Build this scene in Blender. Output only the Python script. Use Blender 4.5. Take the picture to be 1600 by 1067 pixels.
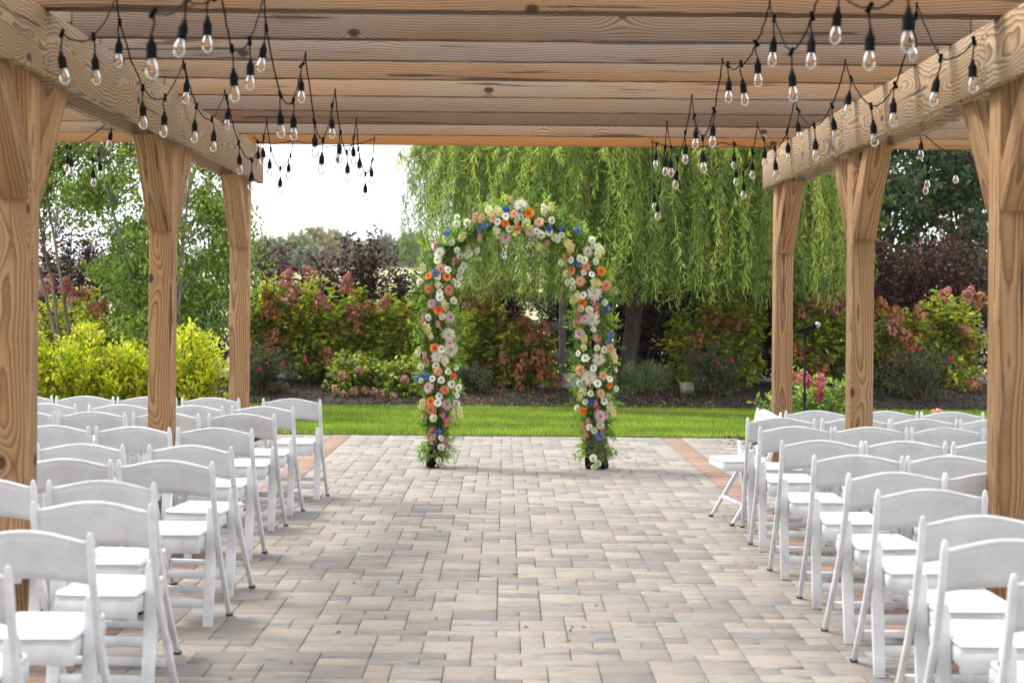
import bpy, bmesh, math, random
import numpy as np
from mathutils import Vector, Matrix, Euler

scene = bpy.context.scene
for o in list(bpy.data.objects):
    bpy.data.objects.remove(o, do_unlink=True)
R = math.radians
rng = np.random.default_rng(7)
random.seed(7)

# ------------------------------------------------------------------ camera, light, exposure
cam_d = bpy.data.cameras.new("camera")
cam = bpy.data.objects.new("camera", cam_d)
scene.collection.objects.link(cam)
scene.camera = cam
cam_d.sensor_width = 36.0
cam_d.lens = 36.0 * 2222 / 1600
cam_d.shift_x = 0.00625
cam_d.shift_y = -0.0359
cam_d.clip_start = 0.05
cam_d.clip_end = 3000
cam.location = (0, 0, 1.5)
cam.rotation_euler = (Euler((R(90), 0, 0)).to_matrix() @ Matrix.Rotation(R(0.5), 3, 'Z')).to_euler()
cam_d.dof.use_dof = True
cam_d.dof.focus_distance = 12.6
cam_d.dof.aperture_fstop = 3.6

SUN_EL, SUN_AZ = R(58), R(-66)          # azimuth of the sun measured from +Y, clockwise
world = bpy.data.worlds.new("World")
scene.world = world
world.use_nodes = True
wn = world.node_tree
wn.nodes.clear()
wo = wn.nodes.new('ShaderNodeOutputWorld')
bg = wn.nodes.new('ShaderNodeBackground')
sky = wn.nodes.new('ShaderNodeTexSky')
sky.sky_type = 'NISHITA'
sky.sun_disc = False
sky.sun_elevation = SUN_EL
sky.sun_rotation = SUN_AZ
sky.air_density = 1.0
sky.dust_density = 4.0
# thin overcast: the blue sky seen through a pale, slightly uneven cloud layer
tc = wn.nodes.new('ShaderNodeTexCoord')
cl = wn.nodes.new('ShaderNodeTexNoise')
cl.inputs['Scale'].default_value = 2.2
cl.inputs['Detail'].default_value = 5
cr = wn.nodes.new('ShaderNodeValToRGB')
cr.color_ramp.elements[0].position = 0.3
cr.color_ramp.elements[0].color = (5.6, 6.0, 6.6, 1)
cr.color_ramp.elements[1].position = 0.7
cr.color_ramp.elements[1].color = (8.2, 8.3, 8.4, 1)
mx = wn.nodes.new('ShaderNodeMix')
mx.data_type = 'RGBA'
mx.inputs[0].default_value = 0.86
wn.links.new(tc.outputs['Generated'], cl.inputs['Vector'])
wn.links.new(cl.outputs['Fac'], cr.inputs['Fac'])
wn.links.new(sky.outputs['Color'], mx.inputs[6])
wn.links.new(cr.outputs['Color'], mx.inputs[7])
wn.links.new(mx.outputs[2], bg.inputs['Color'])
bg.inputs['Strength'].default_value = 0.14
wn.links.new(bg.outputs['Background'], wo.inputs['Surface'])

sun_d = bpy.data.lights.new("sun", 'SUN')
sun_d.energy = 1.9
sun_d.angle = R(12)
sun_d.color = (1.0, 0.97, 0.92)
sun = bpy.data.objects.new("sun", sun_d)
scene.collection.objects.link(sun)
sd = Vector((math.sin(SUN_AZ) * math.cos(SUN_EL), math.cos(SUN_AZ) * math.cos(SUN_EL), math.sin(SUN_EL)))
sun.rotation_euler = sd.to_track_quat('Z', 'Y').to_euler()
sun.location = sd * 30

scene.view_settings.view_transform = 'Standard'
scene.view_settings.look = 'None'
scene.view_settings.exposure = 1.16
scene.view_settings.gamma = 1.0
scene.view_settings.use_curve_mapping = False
scene.render.engine = 'CYCLES'
scene.cycles.max_bounces = 7
scene.cycles.diffuse_bounces = 2
scene.cycles.transparent_max_bounces = 12
scene.cycles.use_denoising = True

# ------------------------------------------------------------------ helpers
def link(o, parent=None):
    scene.collection.objects.link(o)
    if parent is not None:
        o.parent = parent
    return o

def tag(o, label=None, cat=None, group=None, kind=None):
    if label: o['label'] = label
    if cat: o['category'] = cat
    if group: o['group'] = group
    if kind: o['kind'] = kind
    return o

def thing(name, label, cat, loc=(0, 0, 0), rz=0.0, group=None):
    o = bpy.data.objects.new(name, None)
    o.empty_display_size = 0.2
    o.location = loc
    o.rotation_euler = (0, 0, rz)
    link(o)
    return tag(o, label, cat, group)

class MB:
    """collects vertices and faces (numpy blocks), with a colour per vertex and a material index per face"""
    def __init__(s):
        s.v, s.f, s.c, s.m, s.n = [], [], [], [], 0
    def add(s, v, f, col=(1, 1, 1), mi=0):
        v = np.asarray(v, float).reshape(-1, 3)
        f = np.asarray(f, int)
        s.v.append(v); s.f.append(f + s.n)
        c = np.asarray(col, float)
        if c.ndim == 1: c = np.tile(c, (len(v), 1))
        s.c.append(c); s.m.append(np.full(len(f), mi)); s.n += len(v)
    def box(s, c, size, rot=None, col=(1, 1, 1), mi=0):
        hx, hy, hz = size[0]/2, size[1]/2, size[2]/2
        v = np.array([[x, y, z] for x in (-hx, hx) for y in (-hy, hy) for z in (-hz, hz)])
        if rot is not None: v = v @ np.array(rot).T
        s.add(v + np.array(c), [[0,1,3,2],[4,6,7,5],[0,4,5,1],[2,3,7,6],[0,2,6,4],[1,5,7,3]], col, mi)
    def tube(s, pts, rad, k=6, col=(1, 1, 1), mi=0, caps=True):
        pts = np.asarray(pts, float)
        n = len(pts)
        rad = np.broadcast_to(np.asarray(rad, float), (n,))
        d = np.gradient(pts, axis=0)
        d /= np.maximum(np.linalg.norm(d, axis=1, keepdims=True), 1e-9)
        up = np.array([0, 0, 1.0]) if abs(d[:, 2]).mean() < 0.8 else np.array([1.0, 0, 0])
        a = np.cross(d, up); a /= np.maximum(np.linalg.norm(a, axis=1, keepdims=True), 1e-9)
        b = np.cross(d, a)
        t = np.arange(k) * 2 * math.pi / k
        ring = (a[:, None, :] * np.cos(t)[None, :, None] + b[:, None, :] * np.sin(t)[None, :, None]) * rad[:, None, None]
        v = (pts[:, None, :] + ring).reshape(-1, 3)
        i = np.arange(n - 1)[:, None] * k; j = np.arange(k)[None, :]; j2 = (j + 1) % k
        f = np.stack([i + j, i + j2, i + k + j2, i + k + j], -1).reshape(-1, 4)
        s.add(v, f, col, mi)
        if caps:
            for base in (0, (n - 1) * k):
                q = [base + x for x in range(k)]
                if k == 4: s.f.append(np.array([q]) + s.n - n*k); s.m.append(np.array([mi]))
                else:
                    tri = np.array([[q[0], q[x], q[x+1]] for x in range(1, k - 1)]) + s.n - n*k
                    s.f.append(tri); s.m.append(np.full(len(tri), mi))
    def lathe(s, prof, k=12, c=(0, 0, 0), col=(1, 1, 1), mi=0):
        prof = np.asarray(prof, float)
        t = np.arange(k) * 2 * math.pi / k
        v = np.stack([prof[:, 0][:, None]*np.cos(t), prof[:, 0][:, None]*np.sin(t), np.repeat(prof[:, 1][:, None], k, 1)], -1).reshape(-1, 3) + np.array(c)
        i = np.arange(len(prof) - 1)[:, None] * k; j = np.arange(k)[None, :]; j2 = (j + 1) % k
        s.add(v, np.stack([i + j, i + j2, i + k + j2, i + k + j], -1).reshape(-1, 4), col, mi)
    def mesh(s, name, mats, smooth=False, bevel=0, seg=1):
        me = bpy.data.meshes.new(name)
        V = np.concatenate(s.v); C = np.concatenate(s.c)
        me.vertices.add(len(V)); me.vertices.foreach_set('co', V.astype(np.float32).ravel())
        lens = np.concatenate([np.full(len(f), f.shape[1]) for f in s.f])
        idx = np.concatenate([f.ravel() for f in s.f])
        me.loops.add(len(idx)); me.loops.foreach_set('vertex_index', idx.astype(np.int32))
        me.polygons.add(len(lens))
        me.polygons.foreach_set('loop_start', np.concatenate([[0], np.cumsum(lens)[:-1]]).astype(np.int32))
        me.polygons.foreach_set('material_index', np.concatenate(s.m).astype(np.int32))
        at = me.color_attributes.new('Col', 'FLOAT_COLOR', 'POINT')
        at.data.foreach_set('color', np.hstack([C, np.ones((len(C), 1))]).astype(np.float32).ravel())
        if smooth: me.polygons.foreach_set('use_smooth', np.ones(len(lens), bool))
        me.update(calc_edges=True)
        me.validate()
        for m in (mats if isinstance(mats, (list, tuple)) else [mats]):
            me.materials.append(m)
        if bevel:
            bm = bmesh.new(); bm.from_mesh(me)
            bmesh.ops.recalc_face_normals(bm, faces=bm.faces[:])
            es = [e for e in bm.edges if len(e.link_faces) == 2 and e.calc_face_angle(0) > 0.5]
            bmesh.ops.bevel(bm, geom=es, offset=bevel, segments=seg, profile=0.5, affect='EDGES')
            bm.to_mesh(me); bm.free()
            if smooth: me.polygons.foreach_set('use_smooth', np.ones(len(me.polygons), bool))
        return me
    def build(s, name, mats, parent=None, loc=(0, 0, 0), smooth=False, bevel=0, seg=1):
        o = bpy.data.objects.new(name, s.mesh(name, mats, smooth, bevel, seg))
        o.location = loc
        return link(o, parent)

def inst(name, me, parent, loc=(0, 0, 0), rot=(0, 0, 0), sc=1.0):
    o = bpy.data.objects.new(name, me)
    o.location = loc; o.rotation_euler = rot
    o.scale = (sc, sc, sc) if not hasattr(sc, '__len__') else sc
    return link(o, parent)

def copy_tree(o, parent=None):
    c = o.copy(); link(c, parent)
    for ch in o.children: copy_tree(ch, c)
    return c

def unit(a):
    return a / np.maximum(np.linalg.norm(a, axis=-1, keepdims=True), 1e-9)

def leaves(mb, P, D, L, W, col, N=None, fold=0.25, mi=0):
    """leaf-sized folded diamonds: base P, axis D, length L, width W"""
    n = len(P); D = unit(np.asarray(D, float))
    if N is None: N = rng.normal(size=(n, 3)) + np.array([0, -0.3, 0.5])
    S = unit(np.cross(D, N)); U = np.cross(S, D)
    L = np.broadcast_to(np.asarray(L, float), (n,))[:, None]; W = np.broadcast_to(np.asarray(W, float), (n,))[:, None]
    mid = P + D * L * 0.45
    v = np.stack([P, mid + S * W * 0.5 + U * W * fold, P + D * L - U * L * 0.12, mid - S * W * 0.5 + U * W * fold], 1).reshape(-1, 3)
    b = np.arange(n)[:, None] * 4
    f = np.concatenate([b + np.array([[0, 1, 2]]), b + np.array([[0, 2, 3]])], 0)
    mb.add(v, f, np.repeat(np.asarray(col, float), 4, 0) if np.ndim(col) == 2 else col, mi)

def pick(cols, n, jit=0.18, w=None):
    c = np.array(cols, float)[rng.choice(len(cols), n, p=w)]
    return np.clip(c * (1 + rng.normal(size=(n, 1)) * jit) * (1 + rng.normal(size=(n, 3)) * jit * 0.25), 0.002, 1)

# ------------------------------------------------------------------ materials
def mat(name):
    m = bpy.data.materials.new(name); m.use_nodes = True
    nt = m.node_tree; nt.nodes.clear()
    out = nt.nodes.new('ShaderNodeOutputMaterial')
    p = nt.nodes.new('ShaderNodeBsdfPrincipled')
    nt.links.new(p.outputs[0], out.inputs[0])
    return m, nt, p, out

def nd(nt, typ, **kw):
    n = nt.nodes.new(typ)
    for k, v in kw.items():
        if k.startswith('i_'): n.inputs[int(k[2:])].default_value = v
        else: setattr(n, k, v)
    return n

def ramp(nt, fac, stops):
    r = nt.nodes.new('ShaderNodeValToRGB')
    e = r.color_ramp.elements
    while len(e) < len(stops): e.new(0.5)
    for el, (p, c) in zip(e, stops):
        el.position = p; el.color = (*c, 1) if len(c) == 3 else c
    nt.links.new(fac, r.inputs[0])
    return r.outputs[0]

def mth(nt, op, a, b=None, c=None, clamp=False):
    m = nt.nodes.new('ShaderNodeMath'); m.operation = op; m.use_clamp = clamp
    for i, x in enumerate((a, b, c)):
        if x is None: continue
        if isinstance(x, (int, float)): m.inputs[i].default_value = x
        else: nt.links.new(x, m.inputs[i])
    return m.outputs[0]

def vmth(nt, op, a, b=None):
    m = nt.nodes.new('ShaderNodeVectorMath'); m.operation = op
    for i, x in enumerate((a, b)):
        if x is None: continue
        if isinstance(x, (tuple, list)): m.inputs[i].default_value = x
        else: nt.links.new(x, m.inputs[i])
    return m.outputs[1] if op in ('LENGTH', 'DISTANCE', 'DOT_PRODUCT') else m.outputs[0]

def mixc(nt, fac, a, b, mode='MIX'):
    m = nt.nodes.new('ShaderNodeMix'); m.data_type = 'RGBA'; m.blend_type = mode
    for i, x in ((0, fac), (6, a), (7, b)):
        if isinstance(x, (int, float)): m.inputs[i].default_value = x
        elif isinstance(x, (tuple, list)): m.inputs[i].default_value = (*x, 1) if len(x) == 3 else x
        else: nt.links.new(x, m.inputs[i])
    return m.outputs[2]

def noise(nt, vec, scale, detail=3, rough=0.55, dist=0.0):
    n = nt.nodes.new('ShaderNodeTexNoise')
    n.inputs['Scale'].default_value = scale; n.inputs['Detail'].default_value = detail
    n.inputs['Roughness'].default_value = rough; n.inputs['Distortion'].default_value = dist
    nt.links.new(vec, n.inputs['Vector'])
    return n

def bump(nt, h, strength, dist, p):
    b = nt.nodes.new('ShaderNodeBump')
    b.inputs['Strength'].default_value = strength; b.inputs['Distance'].default_value = dist
    nt.links.new(h, b.inputs['Height']); nt.links.new(b.outputs[0], p.inputs['Normal'])

def simple(name, col, rough=0.5, metal=0.0, noise_amt=0.0, nscale=20, spec=0.5):
    m, nt, p, out = mat(name)
    p.inputs['Roughness'].default_value = rough
    p.inputs['Metallic'].default_value = metal
    p.inputs['Specular IOR Level'].default_value = spec
    tcn = nd(nt, 'ShaderNodeTexCoord')
    n = noise(nt, tcn.outputs['Object'], nscale, 4)
    dark = tuple(c * (1 - noise_amt) for c in col)
    c = ramp(nt, n.outputs['Fac'], [(0.3, dark), (0.7, col)])
    nt.links.new(c, p.inputs['Base Color'])
    return m

def wood(name, light, mid, dark, grey, freq=95, wander=0.10, greyamt=0.4, pith=(0.0, -0.10), contrast=1.0, stain=0.35, checks=0.30, edge_shade=None):
    """growth rings cut lengthwise: distance from a wandering pith, bent round knots; local X is the long axis"""
    m, nt, p, out = mat(name)
    tcn = nd(nt, 'ShaderNodeTexCoord'); oi = nd(nt, 'ShaderNodeObjectInfo')
    rnd = oi.outputs['Random']
    off = nd(nt, 'ShaderNodeCombineXYZ')
    nt.links.new(mth(nt, 'MULTIPLY', rnd, 41.0), off.inputs[0])
    nt.links.new(mth(nt, 'MULTIPLY', rnd, 17.0), off.inputs[1])
    nt.links.new(mth(nt, 'MULTIPLY', rnd, 29.0), off.inputs[2])
    P = tcn.outputs['Object']
    PO = vmth(nt, 'ADD', P, off.outputs[0])
    # wandering pith
    w1 = noise(nt, vmth(nt, 'MULTIPLY', PO, (0.9, 0.35, 0.35)), 1.0, 2.0, 0.5)
    wv = vmth(nt, 'MULTIPLY', vmth(nt, 'SUBTRACT', w1.outputs['Color'], (0.5, 0.5, 0.5)), (0, wander * 2, wander * 2))
    w2 = noise(nt, vmth(nt, 'MULTIPLY', PO, (3.0, 5.0, 5.0)), 1.0, 3.0, 0.55)
    wv2 = vmth(nt, 'MULTIPLY', vmth(nt, 'SUBTRACT', w2.outputs['Color'], (0.5, 0.5, 0.5)), (0, wander * 0.45, wander * 0.45))
    Q = vmth(nt, 'ADD', vmth(nt, 'MULTIPLY', P, (0, 1, 1)), vmth(nt, 'ADD', wv, wv2))
    Q = vmth(nt, 'ADD', Q, (0, pith[0], pith[1]))
    r = vmth(nt, 'LENGTH', Q)
    # knots
    vo = nd(nt, 'ShaderNodeTexVoronoi'); vo.inputs['Scale'].default_value = 1.0
    sx_ = nd(nt, 'ShaderNodeSeparateXYZ'); nt.links.new(PO, sx_.inputs[0])
    kc_ = nd(nt, 'ShaderNodeCombineXYZ')
    nt.links.new(mth(nt, 'MULTIPLY', sx_.outputs[0], 1.15), kc_.inputs[0])
    nt.links.new(mth(nt, 'MULTIPLY', mth(nt, 'ADD', sx_.outputs[1], sx_.outputs[2]), 1.9), kc_.inputs[1])
    kp = kc_.outputs[0]; vo.voronoi_dimensions = '2D'
    nt.links.new(kp, vo.inputs['Vector'])
    kd = vo.outputs['Distance']
    kinf = mth(nt, 'POWER', mth(nt, 'SUBTRACT', 1.0, mth(nt, 'MULTIPLY', kd, 4.2), clamp=True), 2.0)
    kcore = mth(nt, 'SUBTRACT', 1.0, mth(nt, 'MULTIPLY', kd, 24.0), clamp=True)
    ph = mth(nt, 'ADD', mth(nt, 'MULTIPLY', r, freq), mth(nt, 'MULTIPLY', kinf, 5.0))
    fr = mth(nt, 'FRACT', ph)
    band = mth(nt, 'POWER', fr, 1.7)
    # soft shoulder so that the late wood ends cleanly but not as a hard step
    band = mth(nt, 'MULTIPLY', band, mth(nt, 'MULTIPLY', mth(nt, 'SUBTRACT', 1.0, fr), 7.0, clamp=True))
    fib = noise(nt, vmth(nt, 'MULTIPLY', PO, (3.5, 150, 150)), 1.0, 3, 0.6)
    blo = noise(nt, vmth(nt, 'MULTIPLY', PO, (0.8, 4, 4)), 1.0, 4, 0.6)
    lightc = mixc(nt, ramp(nt, blo.outputs['Fac'], [(0.35, (0, 0, 0)), (0.68, (1, 1, 1))]), light, mid)
    c = mixc(nt, mth(nt, 'MULTIPLY', band, contrast, clamp=True), lightc, dark)
    c = mixc(nt, mth(nt, 'MULTIPLY', fib.outputs['Fac'], 0.38), c, mid)
    gz = noise(nt, vmth(nt, 'MULTIPLY', PO, (0.6, 7, 7)), 1.0, 4, 0.6, 0.3)
    gm = mth(nt, 'MULTIPLY', ramp(nt, gz.outputs['Fac'], [(0.38, (0, 0, 0)), (0.66, (1, 1, 1))]), greyamt)
    c = mixc(nt, gm, c, mixc(nt, mth(nt, 'MULTIPLY', band, 0.9), grey, tuple(x * 0.25 for x in grey)))
    rr = mth(nt, 'FRACT', mth(nt, 'MULTIPLY', rnd, 7.31))
    tn = ramp(nt, rr, [(0.0, (1.14, 1.08, 1.02)), (0.22, (0.66, 0.62, 0.62)), (0.42, (1.08, 0.93, 0.76)), (0.6, (0.80, 0.78, 0.80)), (0.8, (1.2, 1.15, 1.1)), (1.0, (0.86, 0.76, 0.66))])
    c = mixc(nt, stain, c, mixc(nt, 1.0, c, tn, 'MULTIPLY'))
    c = mixc(nt, 1.0, c, oi.outputs['Color'], 'MULTIPLY')
    kc = mth(nt, 'MULTIPLY', kcore, 2.6, clamp=True)
    c = mixc(nt, mth(nt, 'MULTIPLY', kc, 0.9), c, (0.045, 0.022, 0.012))
    # drying checks
    ck = noise(nt, vmth(nt, 'MULTIPLY', PO, (0.8, 30, 30)), 1.0, 3, 0.55, 0.3)
    ckm = ramp(nt, ck.outputs['Fac'], [(0.0, (1, 1, 1)), (checks, (1, 1, 1)), (checks + 0.03, (0, 0, 0))])
    c = mixc(nt, mth(nt, 'MULTIPLY', ckm, 0.75), c, (0.03, 0.018, 0.012))
    if edge_shade is not None:   # shade of the underside painted into the colour along the lower edge
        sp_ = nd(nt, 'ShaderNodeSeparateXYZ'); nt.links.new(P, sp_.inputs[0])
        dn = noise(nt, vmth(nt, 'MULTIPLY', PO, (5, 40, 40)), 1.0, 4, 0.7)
        lim = mth(nt, 'ADD', mth(nt, 'MULTIPLY', mth(nt, 'SUBTRACT', dn.outputs['Fac'], 0.5), 0.022), -edge_shade)
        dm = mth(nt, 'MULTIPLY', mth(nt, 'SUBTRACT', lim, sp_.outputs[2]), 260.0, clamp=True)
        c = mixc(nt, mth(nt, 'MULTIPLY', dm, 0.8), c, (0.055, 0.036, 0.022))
    nt.links.new(c, p.inputs['Base Color'])
    p.inputs['Roughness'].default_value = 0.72
    p.inputs['Specular IOR Level'].default_value = 0.3
    h = mth(nt, 'SUBTRACT', mth(nt, 'ADD', mth(nt, 'MULTIPLY', band, 0.8), mth(nt, 'MULTIPLY', fib.outputs['Fac'], 0.5)), mth(nt, 'MULTIPLY', ckm, 1.5))
    bump(nt, h, 0.55, 0.0022, p)
    return m

M = {}
M['rafter'] = wood('rafter_wood', (0.58, 0.42, 0.28), (0.42, 0.285, 0.175), (0.075, 0.042, 0.027), (0.42, 0.37, 0.325), freq=78, wander=0.055, greyamt=0.8, pith=(0.06, -0.16), contrast=1.25, stain=0.5, checks=0.345, edge_shade=0.112)
M['rafter_new'] = wood('fresh_rafter_wood', (0.52, 0.29, 0.12), (0.42, 0.22, 0.08), (0.24, 0.11, 0.04), (0.36, 0.27, 0.2), freq=75, wander=0.04, greyamt=0.15, pith=(0.05, -0.18), contrast=1.0, stain=0.15)
M['beam'] = wood('beam_wood', (0.52, 0.375, 0.235), (0.39, 0.268, 0.155), (0.09, 0.048, 0.028), (0.38, 0.31, 0.24), freq=58, wander=0.19, greyamt=0.4, pith=(0.03, -0.02), contrast=1.35, stain=0.35)
M['post'] = wood('post_wood', (0.47, 0.30, 0.155), (0.36, 0.205, 0.09), (0.14, 0.06, 0.02), (0.31, 0.24, 0.175), freq=74, wander=0.055, greyamt=0.25, pith=(0.02, -0.03), contrast=1.2, stain=0.35)

def leafmat(name, trans=0.3, rough=0.45, tint=(1, 1, 1)):
    m, nt, p, out = mat(name)
    a = nd(nt, 'ShaderNodeVertexColor', layer_name='Col')
    tcn = nd(nt, 'ShaderNodeTexCoord')
    n = noise(nt, tcn.outputs['Object'], 3.0, 2)
    c = mixc(nt, 1.0, a.outputs['Color'], ramp(nt, n.outputs['Fac'], [(0.3, (0.78, 0.80, 0.78)), (0.7, (1.15, 1.12, 1.1))]), 'MULTIPLY')
    nt.links.new(c, p.inputs['Base Color'])
    p.inputs['Roughness'].default_value = rough
    p.inputs['Specular IOR Level'].default_value = 0.35
    t = nd(nt, 'ShaderNodeBsdfTranslucent')
    nt.links.new(mixc(nt, 1.0, c, (1.25, 1.3, 0.7), 'MULTIPLY'), t.inputs['Color'])
    ms = nd(nt, 'ShaderNodeMixShader'); ms.inputs[0].default_value = trans
    nt.links.new(p.outputs[0], ms.inputs[1]); nt.links.new(t.outputs[0], ms.inputs[2])
    nt.links.new(ms.outputs[0], out.inputs[0])
    return m
M['leaf'] = leafmat('leaf', 0.38)
M['petal'] = leafmat('petal', 0.36, 0.6)
M['grass'] = leafmat('grass_blade', 0.3, 0.5)

def barkmat(name, a, b, scale=12):
    m, nt, p, out = mat(name)
    tcn = nd(nt, 'ShaderNodeTexCoord')
    v = vmth(nt, 'MULTIPLY', tcn.outputs['Object'], (1, 1, 0.25))
    n = noise(nt, v, scale, 6, 0.65, 0.4)
    nt.links.new(ramp(nt, n.outputs['Fac'], [(0.35, a), (0.65, b)]), p.inputs['Base Color'])
    p.inputs['Roughness'].default_value = 0.9
    bump(nt, n.outputs['Fac'], 0.8, 0.02, p)
    return m
M['bark'] = barkmat('bark', (0.02, 0.016, 0.011), (0.075, 0.058, 0.042))
M['birchbark'] = barkmat('pale_bark', (0.07, 0.055, 0.04), (0.26, 0.22, 0.18), 8)
M['twig'] = barkmat('twig', (0.05, 0.03, 0.015), (0.14, 0.09, 0.05), 30)

def pavermat():
    m, nt, p, out = mat('paver_stone')
    a = nd(nt, 'ShaderNodeVertexColor', layer_name='Col')
    g = nd(nt, 'ShaderNodeNewGeometry')
    P = g.outputs['Position']
    sep = nd(nt, 'ShaderNodeSeparateColor'); nt.links.new(a.outputs['Color'], sep.inputs[0])
    offx = mth(nt, 'MULTIPLY', sep.outputs[0], 53.0)
    comb = nd(nt, 'ShaderNodeCombineXYZ'); nt.links.new(offx, comb.inputs[0]); nt.links.new(mth(nt, 'MULTIPLY', sep.outputs[1], 31.0), comb.inputs[1])
    PO = vmth(nt, 'ADD', P, comb.outputs[0])
    s1 = noise(nt, vmth(nt, 'MULTIPLY', PO, (4.5, 16.0, 1)), 1.0, 8, 0.68, 0.7)
    base = ramp(nt, s1.outputs['Fac'], [(0.28, (0.15, 0.16, 0.175)), (0.40, (0.27, 0.265, 0.26)), (0.50, (0.39, 0.36, 0.325)), (0.62, (0.37, 0.285, 0.215)), (0.70, (0.41, 0.38, 0.345)), (0.8, (0.25, 0.25, 0.25))])
    tint = mixc(nt, sep.outputs[2], (0.66, 0.66, 0.68), (1.06, 1.03, 0.98))
    base = mixc(nt, 1.0, base, tint, 'MULTIPLY')
    s2 = noise(nt, P, 0.8, 4, 0.6)
    base = mixc(nt, mth(nt, 'MULTIPLY', ramp(nt, s2.outputs['Fac'], [(0.45, (0, 0, 0)), (0.7, (1, 1, 1))]), 0.25), base, (0.30, 0.27, 0.24))
    fine = noise(nt, vmth(nt, 'MULTIPLY', P, (0.7, 1.3, 1)), 55, 7, 0.8)
    base = mixc(nt, mth(nt, 'MULTIPLY', fine.outputs['Fac'], 0.6), base, mixc(nt, 1.0, base, (0.5, 0.5, 0.5), 'MULTIPLY'))
    nt.links.new(base, p.inputs['Base Color'])
    p.inputs['Roughness'].default_value = 0.78
    p.inputs['Specular IOR Level'].default_value = 0.3
    h = mth(nt, 'ADD', mth(nt, 'MULTIPLY', fine.outputs['Fac'], 0.3), s1.outputs['Fac'])
    bump(nt, h, 0.5, 0.004, p)
    return m
M['paver'] = pavermat()

def brickmat():
    m, nt, p, out = mat('clay_brick')
    a = nd(nt, 'ShaderNodeVertexColor', layer_name='Col')
    g = nd(nt, 'ShaderNodeNewGeometry')
    n = noise(nt, g.outputs['Position'], 35, 5, 0.65)
    c = mixc(nt, 1.0, a.outputs['Color'], ramp(nt, n.outputs['Fac'], [(0.3, (0.7, 0.68, 0.66)), (0.7, (1.15, 1.12, 1.1))]), 'MULTIPLY')
    nt.links.new(c, p.inputs['Base Color']); p.inputs['Roughness'].default_value = 0.85
    bump(nt, n.outputs['Fac'], 0.4, 0.003, p)
    return m
M['brick'] = brickmat()

def soilmat(name, a, b, scale):
    m, nt, p, out = mat(name)
    g = nd(nt, 'ShaderNodeNewGeometry')
    n = noise(nt, g.outputs['Position'], scale, 6, 0.7)
    nt.links.new(ramp(nt, n.outputs['Fac'], [(0.35, a), (0.65, b)]), p.inputs['Base Color'])
    p.inputs['Roughness'].default_value = 0.95
    bump(nt, n.outputs['Fac'], 0.8, 0.03, p)
    return m
M['joint'] = soilmat('joint_sand', (0.04, 0.034, 0.028), (0.12, 0.10, 0.085), 60)
M['mulch'] = soilmat('mulch', (0.018, 0.014, 0.012), (0.075, 0.055, 0.042), 30)
M['turf'] = soilmat('turf_soil', (0.05, 0.085, 0.012), (0.085, 0.14, 0.02), 18)

def fieldmat():
    m, nt, p, out = mat('meadow')
    g = nd(nt, 'ShaderNodeNewGeometry')
    n = noise(nt, vmth(nt, 'MULTIPLY', g.outputs['Position'], (0.5, 1, 1)), 0.03, 5, 0.6)
    n2 = noise(nt, g.outputs['Position'], 1.5, 4, 0.6)
    c = ramp(nt, n.outputs['Fac'], [(0.34, (0.14, 0.18, 0.06)), (0.47, (0.30, 0.28, 0.13)), (0.62, (0.42, 0.36, 0.19))])
    c = mixc(nt, mth(nt, 'MULTIPLY', n2.outputs['Fac'], 0.4), c, (0.22, 0.22, 0.08))
    nt.links.new(c, p.inputs['Base Color']); p.inputs['Roughness'].default_value = 0.95
    return m
M['field'] = fieldmat()

def chairmat(name='white_resin', lo=(0.53, 0.535, 0.545), hi=(0.72, 0.73, 0.75)):
    m, nt, p, out = mat(name)
    tcn = nd(nt, 'ShaderNodeTexCoord'); oi = nd(nt, 'ShaderNodeObjectInfo')
    off = nd(nt, 'ShaderNodeCombineXYZ')
    for i, k in enumerate((13.0, 29.0, 7.0)): nt.links.new(mth(nt, 'MULTIPLY', oi.outputs['Random'], k), off.inputs[i])
    v = vmth(nt, 'ADD', tcn.outputs['Object'], off.outputs[0])
    n = noise(nt, v, 7, 5, 0.65)
    c = ramp(nt, n.outputs['Fac'], [(0.30, lo), (0.62, hi)])
    sp = noise(nt, v, 85, 2, 0.5)
    c = mixc(nt, mth(nt, 'MULTIPLY', ramp(nt, sp.outputs['Fac'], [(0.70, (0, 0, 0)), (0.76, (1, 1, 1))]), 0.35), c, (0.3, 0.28, 0.25))
    nt.links.new(c, p.inputs['Base Color'])
    p.inputs['Roughness'].default_value = 0.42
    bump(nt, noise(nt, v, 260, 2).outputs['Fac'], 0.12, 0.001, p)
    return m
M['resin'] = chairmat(hi=(0.76, 0.77, 0.79))
M['resin_back'] = chairmat('weathered_shaded_resin', (0.50, 0.505, 0.515), (0.60, 0.61, 0.63))  # greyer than the frame: real stains, plus the backs' shade put into the colour
M['pad'] = simple('white_vinyl_pad', (0.86, 0.86, 0.86), 0.38, 0, 0.05, 9)
M['cap'] = simple('dark_foot_cap', (0.05, 0.05, 0.055), 0.6, 0, 0.3)
M['screw'] = simple('screw_metal', (0.10, 0.09, 0.08), 0.5, 0.8, 0.3, 60)
M['rubber'] = simple('black_rubber', (0.006, 0.006, 0.007), 0.7, 0, 0.3, 40, 0.1)
M['grille'] = simple('silver_grille', (0.45, 0.47, 0.5), 0.35, 0.9, 0.4, 300)
M['greyboard'] = wood('weathered_rail_wood', (0.42, 0.40, 0.38), (0.34, 0.32, 0.30), (0.14, 0.13, 0.12), (0.40, 0.39, 0.39), freq=60, wander=0.05, greyamt=0.7, pith=(0.05, -0.1), contrast=0.7)
M['stone'] = soilmat('pale_stone', (0.34, 0.32, 0.29), (0.58, 0.55, 0.50), 6)

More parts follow.
